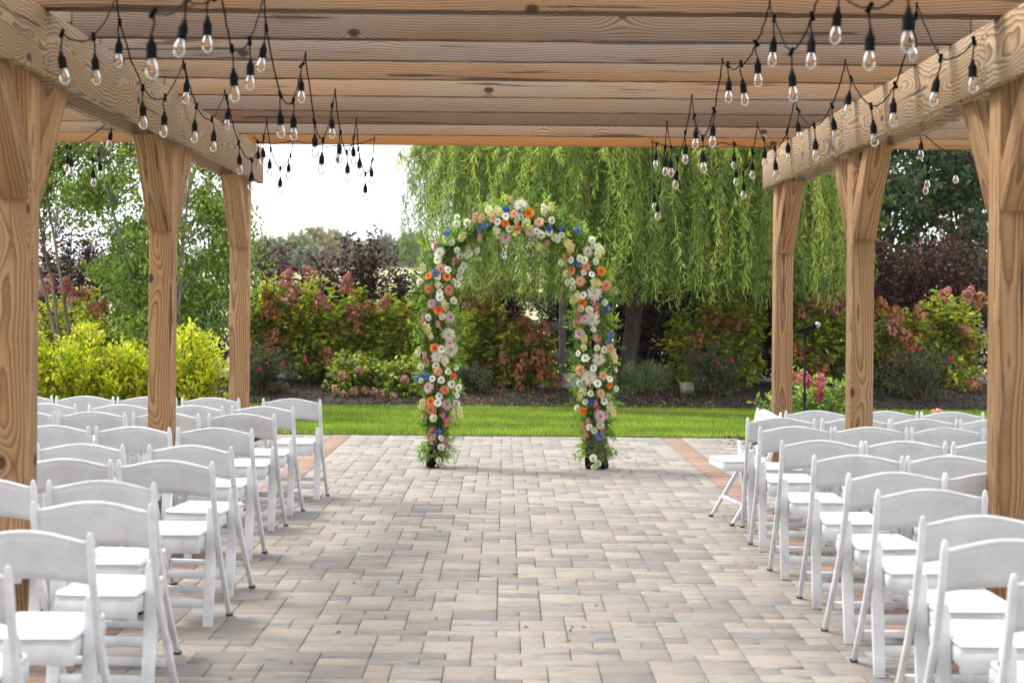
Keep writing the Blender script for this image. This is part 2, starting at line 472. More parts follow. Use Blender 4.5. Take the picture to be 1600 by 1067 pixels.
def glassmat():
    m, nt, p, out = mat('clear_bulb_glass')
    fr = nd(nt, 'ShaderNodeFresnel'); fr.inputs[0].default_value = 1.5
    tr = nd(nt, 'ShaderNodeBsdfTransparent'); tr.inputs[0].default_value = (0.93, 0.93, 0.92, 1)
    gl = nd(nt, 'ShaderNodeBsdfGlossy'); gl.inputs['Roughness'].default_value = 0.03
    tcn = nd(nt, 'ShaderNodeTexCoord'); nn = noise(nt, tcn.outputs['Object'], 40, 2)
    fac = mth(nt, 'ADD', mth(nt, 'MULTIPLY', fr.outputs[0], 1.3), mth(nt, 'MULTIPLY', nn.outputs['Fac'], 0.05), clamp=True)
    ms = nd(nt, 'ShaderNodeMixShader')
    nt.links.new(fac, ms.inputs[0]); nt.links.new(tr.outputs[0], ms.inputs[1]); nt.links.new(gl.outputs[0], ms.inputs[2])
    nt.links.new(ms.outputs[0], out.inputs[0])
    return m
M['glass'] = glassmat()
def filmat():
    m, nt, p, out = mat('glowing_filament')
    e = nd(nt, 'ShaderNodeEmission'); e.inputs[0].default_value = (1.0, 0.36, 0.06, 1); e.inputs[1].default_value = 0.45
    nt.links.new(e.outputs[0], out.inputs[0]); return m
M['filament'] = filmat()

# ------------------------------------------------------------------ measured positions (metres)
LO = [('j', -1.65, 5.263, 2.490), ('j', -1.65, 5.661, 2.553), ('h', -1.65, 5.989, 2.782), ('j', -1.65, 6.042, 2.685), ('j', -1.65, 6.433, 2.467), ('j', -1.65, 6.855, 2.485), ('h', -1.65, 7.228, 2.712), ('j', -1.65, 7.257, 2.701), ('j', -1.65, 7.549, 2.539), ('j', -1.65, 7.944, 2.522), ('h', -1.65, 8.297, 2.722), ('j', -1.65, 8.355, 2.704), ('j', -1.65, 8.746, 2.481), ('j', -1.65, 9.190, 2.420), ('j', -1.65, 9.641, 2.622), ('h', -1.65, 9.753, 2.750), ('j', -1.65, 9.933, 2.572), ('j', -1.65, 10.361, 2.479), ('j', -1.65, 10.846, 2.623), ('h', -1.65, 11.002, 2.768)]
LI = [('j', -1.02, 4.091, 2.331), ('j', -1.02, 4.513, 2.462), ('j', -1.02, 4.893, 2.548), ('h', -1.02, 4.987, 2.649), ('j', -1.02, 5.253, 2.437), ('j', -1.02, 5.616, 2.532), ('h', -1.02, 5.930, 2.783), ('j', -1.02, 6.000, 2.658), ('j', -1.02, 6.387, 2.434), ('j', -1.02, 6.770, 2.460), ('j', -1.02, 7.055, 2.679), ('h', -1.02, 7.175, 2.750), ('j', -1.02, 7.518, 2.459), ('j', -1.02, 7.891, 2.404), ('j', -1.02, 8.281, 2.650), ('h', -1.02, 8.416, 2.752), ('j', -1.02, 8.706, 2.545), ('j', -1.02, 9.045, 2.460), ('j', -1.02, 9.472, 2.608), ('h', -1.02, 9.623, 2.743), ('j', -1.02, 9.764, 2.559), ('j', -1.02, 10.266, 2.434), ('j', -1.02, 10.794, 2.589), ('h', -1.02, 10.936, 2.766)]
RO = [('j', 1.71, 5.217, 2.482), ('j', 1.71, 5.616, 2.488), ('h', 1.71, 5.947, 2.762), ('j', 1.71, 5.964, 2.726), ('j', 1.71, 6.270, 2.483), ('j', 1.71, 6.686, 2.448), ('j', 1.71, 7.077, 2.639), ('h', 1.71, 7.201, 2.740), ('j', 1.71, 7.490, 2.563), ('j', 1.71, 7.923, 2.513), ('j', 1.71, 8.363, 2.659), ('h', 1.71, 8.459, 2.745), ('j', 1.71, 8.682, 2.574), ('j', 1.71, 9.071, 2.511), ('j', 1.71, 9.482, 2.620), ('h', 1.71, 9.704, 2.742), ('j', 1.71, 9.897, 2.580), ('j', 1.71, 10.292, 2.469), ('j', 1.71, 10.643, 2.597), ('h', 1.71, 10.740, 2.733)]
RI = [('j', 1.09, 3.890, 2.392), ('j', 1.09, 4.287, 2.405), ('j', 1.09, 4.715, 2.566), ('h', 1.09, 4.890, 2.689), ('j', 1.09, 5.098, 2.544), ('j', 1.09, 5.461, 2.480), ('j', 1.09, 5.821, 2.681), ('h', 1.09, 5.923, 2.760), ('j', 1.09, 6.243, 2.657), ('j', 1.09, 6.641, 2.635), ('j', 1.09, 7.034, 2.697), ('h', 1.09, 7.215, 2.744), ('j', 1.09, 7.498, 2.535), ('j', 1.09, 7.922, 2.437), ('j', 1.09, 8.282, 2.605), ('h', 1.09, 8.405, 2.735), ('j', 1.09, 8.692, 2.562), ('j', 1.09, 9.071, 2.440), ('j', 1.09, 9.429, 2.549), ('h', 1.09, 9.707, 2.746), ('j', 1.09, 9.792, 2.594), ('j', 1.09, 10.178, 2.307), ('j', 1.09, 10.537, 2.396), ('h', 1.09, 10.680, 2.730)]
FLOWERS = {'spider': [(0.13,2.40), (-0.60,1.96), (0.74,1.99), (-0.52,1.22), (-0.50,1.09), (-0.62,1.02), (0.81,1.61), (0.79,1.38), (0.85,1.01), (0.77,0.84)], 'blue': [(0.00,2.37), (-0.24,2.20), (-0.19,2.22), (-0.54,2.15), (0.39,2.20), (0.50,2.20), (0.65,2.19), (0.65,1.90), (-0.64,1.79), (-0.60,1.52), (-0.73,0.85), (-0.80,0.83), (-0.61,0.33), (0.60,1.89), (0.66,1.88), (0.92,1.47), (0.96,1.23), (0.94,1.17), (0.79,0.62), (0.86,0.32)], 'salmon': [(0.07,2.32), (-0.12,2.28), (0.09,2.18), (0.30,2.25), (0.57,1.94), (-0.59,1.82), (-0.70,1.64), (-0.52,1.63), (-0.51,1.14), (-0.61,0.89), (-0.55,0.72), (-0.67,0.54), (0.56,1.95), (0.73,1.85), (0.68,1.72), (0.91,1.68), (0.95,1.11), (0.69,0.91), (0.89,0.86), (0.87,0.70)], 'daisy': [(-0.01,2.30), (0.13,2.30), (-0.62,1.90), (-0.08,2.25), (0.03,2.19), (0.28,2.17), (0.32,2.14), (0.39,2.16), (0.67,1.93), (0.60,1.91), (-0.62,1.89), (-0.53,1.81), (-0.62,1.75), (-0.45,1.68), (-0.60,1.60), (-0.60,1.56), (-0.58,1.09), (-0.63,0.94), (-0.52,0.89), (-0.45,0.92), (-0.66,0.82), (-0.58,0.81), (-0.49,0.77), (-0.43,0.74), (-0.60,0.66), (-0.44,0.67), (-0.61,0.60), (0.71,1.91), (0.71,1.80), (0.78,1.78), (0.61,1.72), (0.71,1.59), (0.90,1.10), (0.67,1.06), (0.73,1.02), (0.81,0.93), (0.95,0.83), (0.84,0.79), (0.78,0.70), (0.90,0.63)], 'gerbera': [(-0.01,2.24), (0.21,2.33), (-0.70,1.75), (-0.54,1.75), (-0.61,1.44), (-0.64,1.10), (-0.48,0.84), (-0.67,0.61), (0.61,1.82), (0.86,1.81), (0.70,1.52), (0.95,0.78), (0.72,0.53)], 'lilac': [(-0.01,2.11), (0.22,2.17), (-0.67,1.50), (-0.51,1.38), (-0.69,0.74), (-0.53,0.58), (0.72,1.37), (0.68,1.24), (0.86,0.49), (0.91,0.50)], 'stock': [(-0.15,2.36), (-0.07,2.36), (-0.08,2.17), (-0.40,2.11), (0.35,2.37), (0.41,2.39), (0.18,2.23), (0.30,2.03), (0.25,2.09), (0.56,2.07), (0.59,2.03), (0.86,2.02), (0.85,1.97), (-0.75,1.83), (-0.61,1.68), (-0.56,1.51), (-0.54,1.47), (-0.71,1.28), (-0.68,1.21), (-0.54,0.99), (-0.79,1.06), (-0.75,0.58), (-0.45,0.54), (-0.41,0.51), (0.84,1.97), (0.81,1.70), (0.84,1.71), (0.66,1.59), (0.63,1.55), (0.72,1.20), (0.72,1.13), (0.99,1.06), (1.01,1.01), (0.72,0.73), (0.69,0.67), (0.96,0.58), (0.99,0.53)], 'snap': [(0.04,2.46), (-0.29,2.29), (-0.23,2.28), (-0.24,2.10), (-0.64,2.04), (-0.47,1.90), (0.37,2.06), (-0.75,1.39), (-0.76,1.33), (-0.61,1.31), (-0.73,1.01), (-0.71,0.97), (-0.56,0.48), (-0.53,0.44), (-0.67,0.34), (-0.66,0.27), (-0.55,0.24), (0.81,1.52), (0.83,1.46), (0.66,1.44), (0.63,1.34), (0.67,1.38), (0.82,1.21), (0.85,1.18), (0.83,0.59), (0.76,0.44), (0.74,0.39), (0.76,0.33), (0.89,0.37), (0.74,0.30)], 'rose': [(-0.45,2.29), (-0.45,2.23), (-0.35,2.24), (-0.56,2.10), (-0.49,2.06), (-0.45,1.99), (-0.42,1.94), (-0.37,1.94), (-0.34,1.97), (-0.27,1.99), (0.10,2.26), (0.41,2.27), (0.44,2.12), (0.51,2.14), (0.47,2.10), (0.78,2.09), (0.79,2.04), (-0.78,1.70), (-0.42,1.81), (-0.43,1.75), (-0.39,1.85), (-0.48,1.70), (-0.48,1.53), (-0.58,1.39), (-0.70,1.38), (-0.76,0.93), (-0.76,0.80), (-0.50,0.62), (-0.45,0.59), (-0.73,0.47), (-0.65,0.46), (-0.48,0.46), (-0.58,0.28), (-0.58,0.20), (-0.58,0.04), (-0.60,0.08), (0.68,1.92), (0.51,1.89), (0.81,1.90), (0.56,1.79), (0.57,1.71), (0.62,1.66), (0.90,1.53), (0.69,1.47), (0.76,1.46), (0.80,1.28), (0.84,1.11), (0.69,0.79), (1.01,0.74), (0.94,0.67), (0.74,0.62), (0.67,0.56), (0.87,0.41), (0.82,0.36), (0.78,0.39), (0.81,0.11), (0.85,0.06), (0.82,0.03)], 'greens': [(0.47,2.33), (0.71,2.23), (0.85,2.16)]}
BLOOMS = [('p', -3.07, 1.96), ('p', -3.46, 1.85), ('p', -2.50, 1.80), ('b', -3.73, 1.61), ('p', -3.36, 1.59), ('p', -2.90, 1.50), ('p', -2.36, 1.34), ('b', -2.19, 1.40), ('p', -1.92, 1.48), ('b', -3.71, 1.37), ('b', -3.43, 0.95), ('b', -3.66, 0.95), ('b', -2.77, 0.66), ('b', -3.92, 0.36), ('b', -4.01, 0.71), ('b', -3.90, 0.55), ('b', -3.71, 0.73), ('b', -2.33, 1.11), ('b', -2.41, 1.24), ('p', -6.72, 1.70), ('p', -6.45, 1.71), ('p', -6.32, 1.55), ('b', -6.13, 1.61), ('b', -5.93, 1.43), ('b', -6.00, 1.36), ('b', -0.60, 1.67), ('p', -0.22, 1.68), ('b', -0.54, 1.53), ('b', -0.34, 1.40), ('b', 0.29, 1.21), ('b', 0.41, 1.00), ('b', 0.63, 1.09), ('b', 0.00, 0.64), ('b', 0.28, 0.60), ('b', 0.45, 0.65), ('b', 0.56, 0.67), ('b', 0.71, 0.58), ('b', 0.22, 0.41), ('b', -0.23, 0.50), ('b', -0.06, 0.19), ('b', 0.81, 0.32), ('b', 0.59, 0.39), ('b', -0.39, 0.20), ('b', 0.23, 0.20), ('b', 3.17, 1.35), ('b', 3.31, 1.26), ('b', 3.67, 1.17), ('b', 2.99, 0.95), ('b', 3.50, 1.24), ('b', 2.94, 0.67), ('b', 4.61, 1.41), ('b', 4.80, 1.61), ('b', 4.97, 1.64), ('p', 5.14, 1.46), ('b', 5.00, 1.53), ('b', 5.27, 1.59), ('b', 5.84, 1.53), ('b', 6.05, 1.38), ('p', 6.01, 1.23), ('b', 6.44, 1.39), ('b', 6.43, 1.11), ('b', 6.21, 1.06), ('b', 6.24, 0.94), ('p', 6.85, 1.71), ('p', 7.25, 1.71), ('b', 7.46, 1.61), ('b', 7.18, 1.16), ('b', 7.26, 0.95), ('b', 4.78, 0.65), ('b', 4.93, 0.48), ('b', 6.03, 0.76), ('b', 6.35, 0.29), ('b', 4.51, 0.74), ('b', 7.32, 0.29)]
LOWB = [('s', -2.44, 0.41), ('s', -2.55, 0.21), ('s', -2.42, 0.11), ('s', -2.27, 0.17), ('s', -2.10, 0.19), ('s', -1.97, 0.16), ('s', -1.84, 0.13), ('s', -1.67, 0.10), ('s', -2.07, 0.03), ('s', -1.43, 0.02), ('s', -1.50, 0.36), ('s', -2.20, 0.49), ('s', -1.96, 0.02)]
ROSEB = [('r', -3.01, 0.63), ('r', -3.69, 0.49), ('r', -3.34, 0.59), ('r', 3.18, 0.65), ('r', 3.38, 0.70), ('r', 3.31, 0.59), ('r', 3.71, 0.05), ('r', 6.11, 0.87), ('r', 6.06, 0.89), ('r', 6.18, 0.89), ('r', 6.61, 0.76), ('r', 6.65, 0.76), ('r', 6.91, 0.40)]
WEIG = [('w', 2.59, 0.80), ('w', 2.66, 0.88), ('w', 2.75, 0.83), ('w', 2.83, 0.85), ('w', 2.87, 0.79), ('w', 2.61, 0.74), ('w', 2.98, 0.81), ('w', 2.98, 0.73), ('w', 2.98, 0.66), ('w', 3.38, 0.82), ('w', 3.30, 0.64), ('w', 3.39, 0.65), ('w', 2.57, 0.71)]
SL1 = [('h', -2.16, 8.75, 2.411), ('n', -2.48, 9.30, 2.462), ('j', -2.87, 10.00, 2.537), ('j', -3.31, 10.70, 2.661), ('h', -3.62, 11.00, 2.765)]
SL2 = [('h', -2.16, 8.75, 2.371), ('n', -2.48, 9.30, 2.416), ('j', -2.94, 10.10, 2.502), ('n', -3.28, 10.70, 2.608), ('h', -3.55, 11.00, 2.712)]
SL3 = [('h', -3.59, 10.90, 2.636), ('j', -3.13, 10.20, 2.597), ('j', -2.62, 9.40, 2.696), ('h', -2.45, 9.20, 2.766)]
SR1 = [('h', 2.39, 8.95, 2.431), ('n', 2.64, 9.40, 2.471), ('j', 2.96, 10.00, 2.534), ('j', 3.38, 10.70, 2.637), ('h', 3.73, 11.00, 2.711)]
SR2 = [('h', 2.39, 8.95, 2.383), ('n', 2.64, 9.40, 2.420), ('j', 3.05, 10.30, 2.509), ('n', 3.31, 10.70, 2.584), ('h', 3.73, 11.00, 2.701)]
SR3 = [('h', 3.77, 10.90, 2.642), ('j', 3.22, 10.20, 2.584), ('j', 2.76, 9.50, 2.683), ('h', 2.52, 9.20, 2.748)]
FL1 = [('h', -1.98, 11.12, 2.794), ('j', -1.95, 11.12, 2.754), ('n', -1.67, 11.12, 2.772), ('n', -1.51, 11.12, 2.748), ('j', -1.32, 11.12, 2.730), ('h', -1.04, 11.12, 2.787)]
FR1 = [('h', 1.14, 11.12, 2.781), ('j', 1.17, 11.12, 2.771), ('n', 1.44, 11.12, 2.754), ('n', 1.69, 11.12, 2.781), ('j', 1.78, 11.12, 2.767), ('n', 1.92, 11.12, 2.748), ('h', 2.07, 11.12, 2.759)]
# ------------------------------------------------------------------ setting: terrain, patio, lawn, bed
def hills(x, y):
    x = np.asarray(x, float); y = np.asarray(y, float)
    t = np.clip(y - 25.5, 0, None)
    h = -0.06 + 0.3 * np.clip((y - 22) / 4, 0, 1)
    h = h + np.interp(y, [0, 26, 45, 80, 150, 260, 400, 520, 900], [0, 0, -0.5, -0.3, 2.2, 4.6, 6.0, 6.8, 8])
    w = np.clip((y - 60) / 200, 0, 1)
    return h + w * (2.2 * np.sin(x * 0.011 + 1.3) + 1.4 * np.sin(x * 0.023 + y * 0.007))
ys = np.concatenate([np.linspace(-12, 26, 20), np.geomspace(28, 900, 60)])
xs = np.concatenate([-np.geomspace(500, 6, 26), np.linspace(-4, 4, 5), np.geomspace(6, 500, 26)])
X, Y = np.meshgrid(xs, ys)
Z = hills(X, Y)
mb = MB(); nx = len(xs)
i = np.arange(len(ys) - 1)[:, None] * nx; j = np.arange(nx - 1)[None, :]
mb.add(np.stack([X, Y, Z], -1), np.stack([i + j, i + j + 1, i + nx + j + 1, i + nx + j], -1).reshape(-1, 4))
tag(mb.build('ground', M['field'], smooth=True), kind='structure')

hz = MB(); hz.box((0, 445, 14), (1030, 940, 32))
hm, hnt, hp, hout = mat('haze_air'); hnt.nodes.remove(hp)
vol = nd(hnt, 'ShaderNodeVolumePrincipled'); vol.inputs['Color'].default_value = (0.93, 0.96, 1.0, 1); vol.inputs['Density'].default_value = 0.00028
hnt.links.new(vol.outputs[0], hout.inputs['Volume'])
tag(hz.build('haze', hm), kind='stuff')
PAT_X0, PAT_X1, PAT_Y0, PAT_Y1 = -6.6, 6.6, -2.8, 16.22
patio = MB(); patio.box(((PAT_X0 + PAT_X1) / 2, (PAT_Y0 + PAT_Y1) / 2, -0.045), (PAT_X1 - PAT_X0, PAT_Y1 - PAT_Y0, 0.05))
patio = patio.build('patio', M['joint']); tag(patio, kind='structure')
BEDS = [(2.78, 6.6, 12.9, 16.22), (-6.6, -2.72, 14.1, 16.22)]
STRIPS = [(-1.958, -1.742), (1.792, 2.008)]
def in_bed(x0, x1, y0, y1):
    return any(x1 > b[0] + .01 and x0 < b[1] - .01 and y1 > b[2] + .01 and y0 < b[3] - .01 for b in BEDS)

U = 0.106
def layout(xa, xb):
    """random modular laying pattern on a grid of U"""
    nxu = max(1, int(round((xb - xa) / U))); ux = (xb - xa) / nxu
    nyu = int(round((PAT_Y1 - PAT_Y0) / U)); uy = (PAT_Y1 - PAT_Y0) / nyu
    occ = np.zeros((nyu, nxu), bool); out = []
    sizes = [(2, 2), (2, 1), (3, 1), (1, 1), (3, 2)]; wts = [0.30, 0.32, 0.13, 0.23, 0.02]
    for r_ in range(nyu):
        for c_ in range(nxu):
            if occ[r_, c_]: continue
            order = list(np.random.default_rng(r_ * 977 + c_ * 31 + int((xa + 20) * 100)).choice(5, 5, replace=False, p=wts))
            for k in order + [3]:
                w, h = sizes[k]
                if c_ + w <= nxu and r_ + h <= nyu and not occ[r_:r_+h, c_:c_+w].any():
                    occ[r_:r_+h, c_:c_+w] = True
                    out.append((xa + c_*ux, xa + (c_+w)*ux, PAT_Y0 + r_*uy, PAT_Y0 + (r_+h)*uy)); break
    return out
def slab_block(mb, x0, x1, y0, y1, col, zt, gap=0.0016, ch=0.0045, tilt=(0, 0)):
    a, b, c, d = x0 + gap, x1 - gap, y0 + gap, y1 - gap
    xm, ym = (a + b) / 2, (c + d) / 2
    def z(x, y): return zt + (x - xm) * tilt[0] + (y - ym) * tilt[1]
    v = [(x, y, -0.04) for x, y in ((a, c), (b, c), (b, d), (a, d))]
    v += [(x, y, z(x, y) - ch) for x, y in ((a, c), (b, c), (b, d), (a, d))]
    v += [(x, y, z(x, y)) for x, y in ((a + ch, c + ch), (b - ch, c + ch), (b - ch, d - ch), (a + ch, d - ch))]
    f = [[8, 9, 10, 11]]
    for q in range(4):
        q2 = (q + 1) % 4
        f += [[q, q2, 4 + q2, 4 + q], [4 + q, 4 + q2, 8 + q2, 8 + q]]
    mb.add(v, f, col)
pv = []
for xa, xb in ((PAT_X0, STRIPS[0][0]), (STRIPS[0][1], STRIPS[1][0]), (STRIPS[1][1], PAT_X1)):
    pv += [b for b in layout(xa, xb) if not in_bed(*b)]
def vis_score(b):
    x, y = (b[0] + b[1]) / 2, (b[2] + b[3]) / 2
    ok = y > 5.62 and abs(x) < y * 0.36
    aisle = -1.25 < x < 1.45
    return (not ok, 0 if aisle else 1, y * (1 if (b[1]-b[0])*(b[3]-b[2]) > 0.02 else 1.25))
pv.sort(key=vis_score)
rest = MB()
for k, b in enumerate(pv):
    r3 = rng.random(3); r3[2] = r3[2] ** 0.8
    if rng.random() < 0.05: r3[2] = -0.6
    t = rng.normal(size=2) * 0.006
    zt = rng.normal() * 0.0012
    if k < 290:
        m1 = MB(); slab_block(m1, *b, r3, zt, tilt=t); m1.build('paver', M['paver'], patio)
    else:
        slab_block(rest, *b, r3, zt, tilt=t)
tag(rest.build('paver_field', M['paver'], patio), kind='stuff')
for s_ in STRIPS:
    nb = int((PAT_Y1 - 3.9) / 0.1065)
    for k in range(nb):
        y0 = PAT_Y1 - (k + 1) * 0.1065
        if in_bed(s_[0], s_[1], y0, y0 + .1): continue
        base = np.array([0.27, 0.175, 0.135]) * (1 + rng.normal() * 0.13)
        base[1:] *= 1 + rng.normal() * 0.06
        m1 = MB(); slab_block(m1, s_[0], s_[1], y0, y0 + 0.1065, base, 0.001 + rng.normal() * 0.0008, gap=0.0022)
        m1.build('brick', M['brick'], patio)

# fallen leaves on the paving
n = 46
mb = MB()
P = np.stack([rng.uniform(-1.2, 1.6, n), rng.uniform(5.6, 15.5, n), np.full(n, 0.004)], -1)
extra = np.array([(0.12, 6.6), (0.33, 6.62), (0.42, 6.6), (0.31, 6.5), (0.31, 6.35), (0.05, 7.9), (-0.45, 7.7), (0.2, 8.8), (-0.3, 9.2), (1.45, 12.9)])
P = np.vstack([P, np.column_stack([extra, np.full(len(extra), 0.004)])]); n = len(P)
D = rng.normal(size=(n, 3)); D[:, 2] = np.abs(D[:, 2]) * 0.15
leaves(mb, P, D, rng.uniform(0.012, 0.034, n), rng.uniform(0.008, 0.018, n), pick([(0.35, 0.12, 0.03), (0.22, 0.07, 0.03), (0.42, 0.25, 0.05)], n), N=np.tile([0, 0, 1.0], (n, 1)) + rng.normal(size=(n, 3)) * .1, fold=0.5)
tag(mb.build('fallen_leaves', M['leaf']), 'small dry orange leaves scattered on the paved aisle', 'leaves', kind='stuff')

# lawn
lawn = MB()
lawn.box((0, 18.36, -0.02), (34, 4.26, 0.06))
tag(lawn.build('lawn', M['turf']), kind='structure')
n = 150000
P = np.stack([rng.uniform(-5.2, 7.2, n), 16.195 + 4.31 * rng.random(n) + 0.05 * np.sin(np.arange(n) * .37), np.full(n, 0.008)], -1)
D = np.stack([rng.normal(size=n) * 0.45, rng.normal(size=n) * 0.45, np.ones(n)], -1)
wv = (np.sin(P[:, 0] * 2.1 + 3 * np.sin(P[:, 1] * 1.3)) + np.sin(P[:, 1] * 5 + P[:, 0])) * 0.12
col = pick([(0.25, 0.38, 0.035), (0.36, 0.48, 0.06), (0.16, 0.28, 0.03), (0.46, 0.46, 0.15)], n, 0.15, [.38, .38, .17, .07]) * (1 + wv[:, None])
mb = MB()
leaves(mb, P, D, rng.uniform(0.035, 0.062, n), rng.uniform(0.005, 0.008, n), col, N=rng.normal(size=(n, 3)), fold=0.1)
tag(mb.build('lawn_grass', M['grass']), 'short mown green grass of the lawn between patio and beds', 'grass', kind='stuff')

# planting beds
def bedh(x, y):
    return 0.02 + 0.22 * np.clip((y - 21.0) / 1.6, 0, 1) ** 0.8 + 0.02 * np.sin(x * 3.1) * np.sin(y * 4.3)
xs = np.linspace(-14, 14, 160); ys = np.linspace(20.46, 26.5, 50)
X, Y = np.meshgrid(xs, ys); nx = len(xs)
i = np.arange(len(ys) - 1)[:, None] * nx; j = np.arange(nx - 1)[None, :]
mb = MB(); mb.add(np.stack([X, Y, bedh(X, Y) + rng.normal(size=X.shape) * 0.006], -1), np.stack([i + j, i + j + 1, i + nx + j + 1, i + nx + j], -1).reshape(-1, 4))
for b in BEDS:
    xs = np.linspace(b[0] + .01, b[1] - .01, 60); ys = np.linspace(b[2] + .01, b[3], 40)
    X, Y = np.meshgrid(xs, ys); nx = len(xs)
    i = np.arange(len(ys) - 1)[:, None] * nx; j = np.arange(nx - 1)[None, :]
    mb.add(np.stack([X, Y, 0.004 + rng.random(X.shape) * 0.02], -1), np.stack([i + j, i + j + 1, i + nx + j + 1, i + nx + j], -1).reshape(-1, 4))
tag(mb.build('mulch_bed', M['mulch'], smooth=True), kind='structure')
n = 16000
P = np.stack([rng.uniform(-6, 8, n), 20.46 + 2.7 * rng.random(n) ** 1.3, np.zeros(n)], -1)
P[:, 2] = bedh(P[:, 0], P[:, 1]) + 0.008
n2 = 1800
Q = np.stack([rng.uniform(2.4, 6.5, n2), rng.uniform(13.1, 16.2, n2), np.full(n2, 0.022)], -1)
P = np.vstack([P, Q]); n = len(P)
D = rng.normal(size=(n, 3)); D[:, 2] = np.abs(D[:, 2]) * 0.5
litter = ((P[:, 0] > -0.6) & (P[:, 0] < 3.2))
c1 = pick([(0.05, 0.035, 0.025), (0.10, 0.07, 0.05), (0.03, 0.025, 0.022)], n, 0.3)
c2 = pick([(0.26, 0.21, 0.08), (0.16, 0.10, 0.05), (0.34, 0.28, 0.13), (0.07, 0.05, 0.03)], n, 0.25)
col = np.where((litter & (rng.random(n) < 0.62))[:, None], c2, c1)
mb = MB(); leaves(mb, P, D, rng.uniform(0.03, 0.08, n), rng.uniform(0.012, 0.03, n), col, fold=0.2)
tag(mb.build('mulch_chips', M['petal']), 'dark mulch chips and yellowed leaf litter under the shrubs', 'mulch', kind='stuff')

# ------------------------------------------------------------------ pergola
perg = thing('pergola', 'timber pergola with knee-braced posts and overhead rafters spanning the aisle', 'pergola', (0.06, 2.5, 0))
def board_mesh(L, w, h, bevel=0.004):
    m1 = MB(); m1.box((0, 0, 0), (L, w, h)); return m1.mesh('board', M['post'], bevel=bevel)
def board(name, p0, p1, w, h, m, bevel=0.004, up=None, label=None):
    """a timber from p0 to p1: w across, h high"""
    p0, p1 = Vector(p0), Vector(p1)
    d = p1 - p0
    m1 = MB(); m1.box((0, 0, 0), (d.length, w, h))
    o = m1.build(name, m, perg, bevel=bevel)
    if abs(d.normalized().z) > 0.95:
        rot = Matrix(((0, 0, 1), (0, -1, 0), (1, 0, 0))).to_euler() if False else Matrix(((0, 0, 1), (0, 1, 0), (1, 0, 0)))
        # columns: local X -> world Z, Y -> Y, Z -> X ; keep right handed
        rot = Matrix(((0, 0, -1), (0, 1, 0), (1, 0, 0)))
        q = rot.to_quaternion()
    else:
        x = d.normalized(); z = Vector((0, 0, 1)); y = z.cross(x).normalized(); z = x.cross(y)
        q = Matrix((x, y, z)).transposed().to_quaternion()
    o.rotation_mode = 'QUATERNION'; o.rotation_quaternion = q
    o.location = (p0 + p1) / 2 - perg.location
    if label: o['label'] = label
    return o

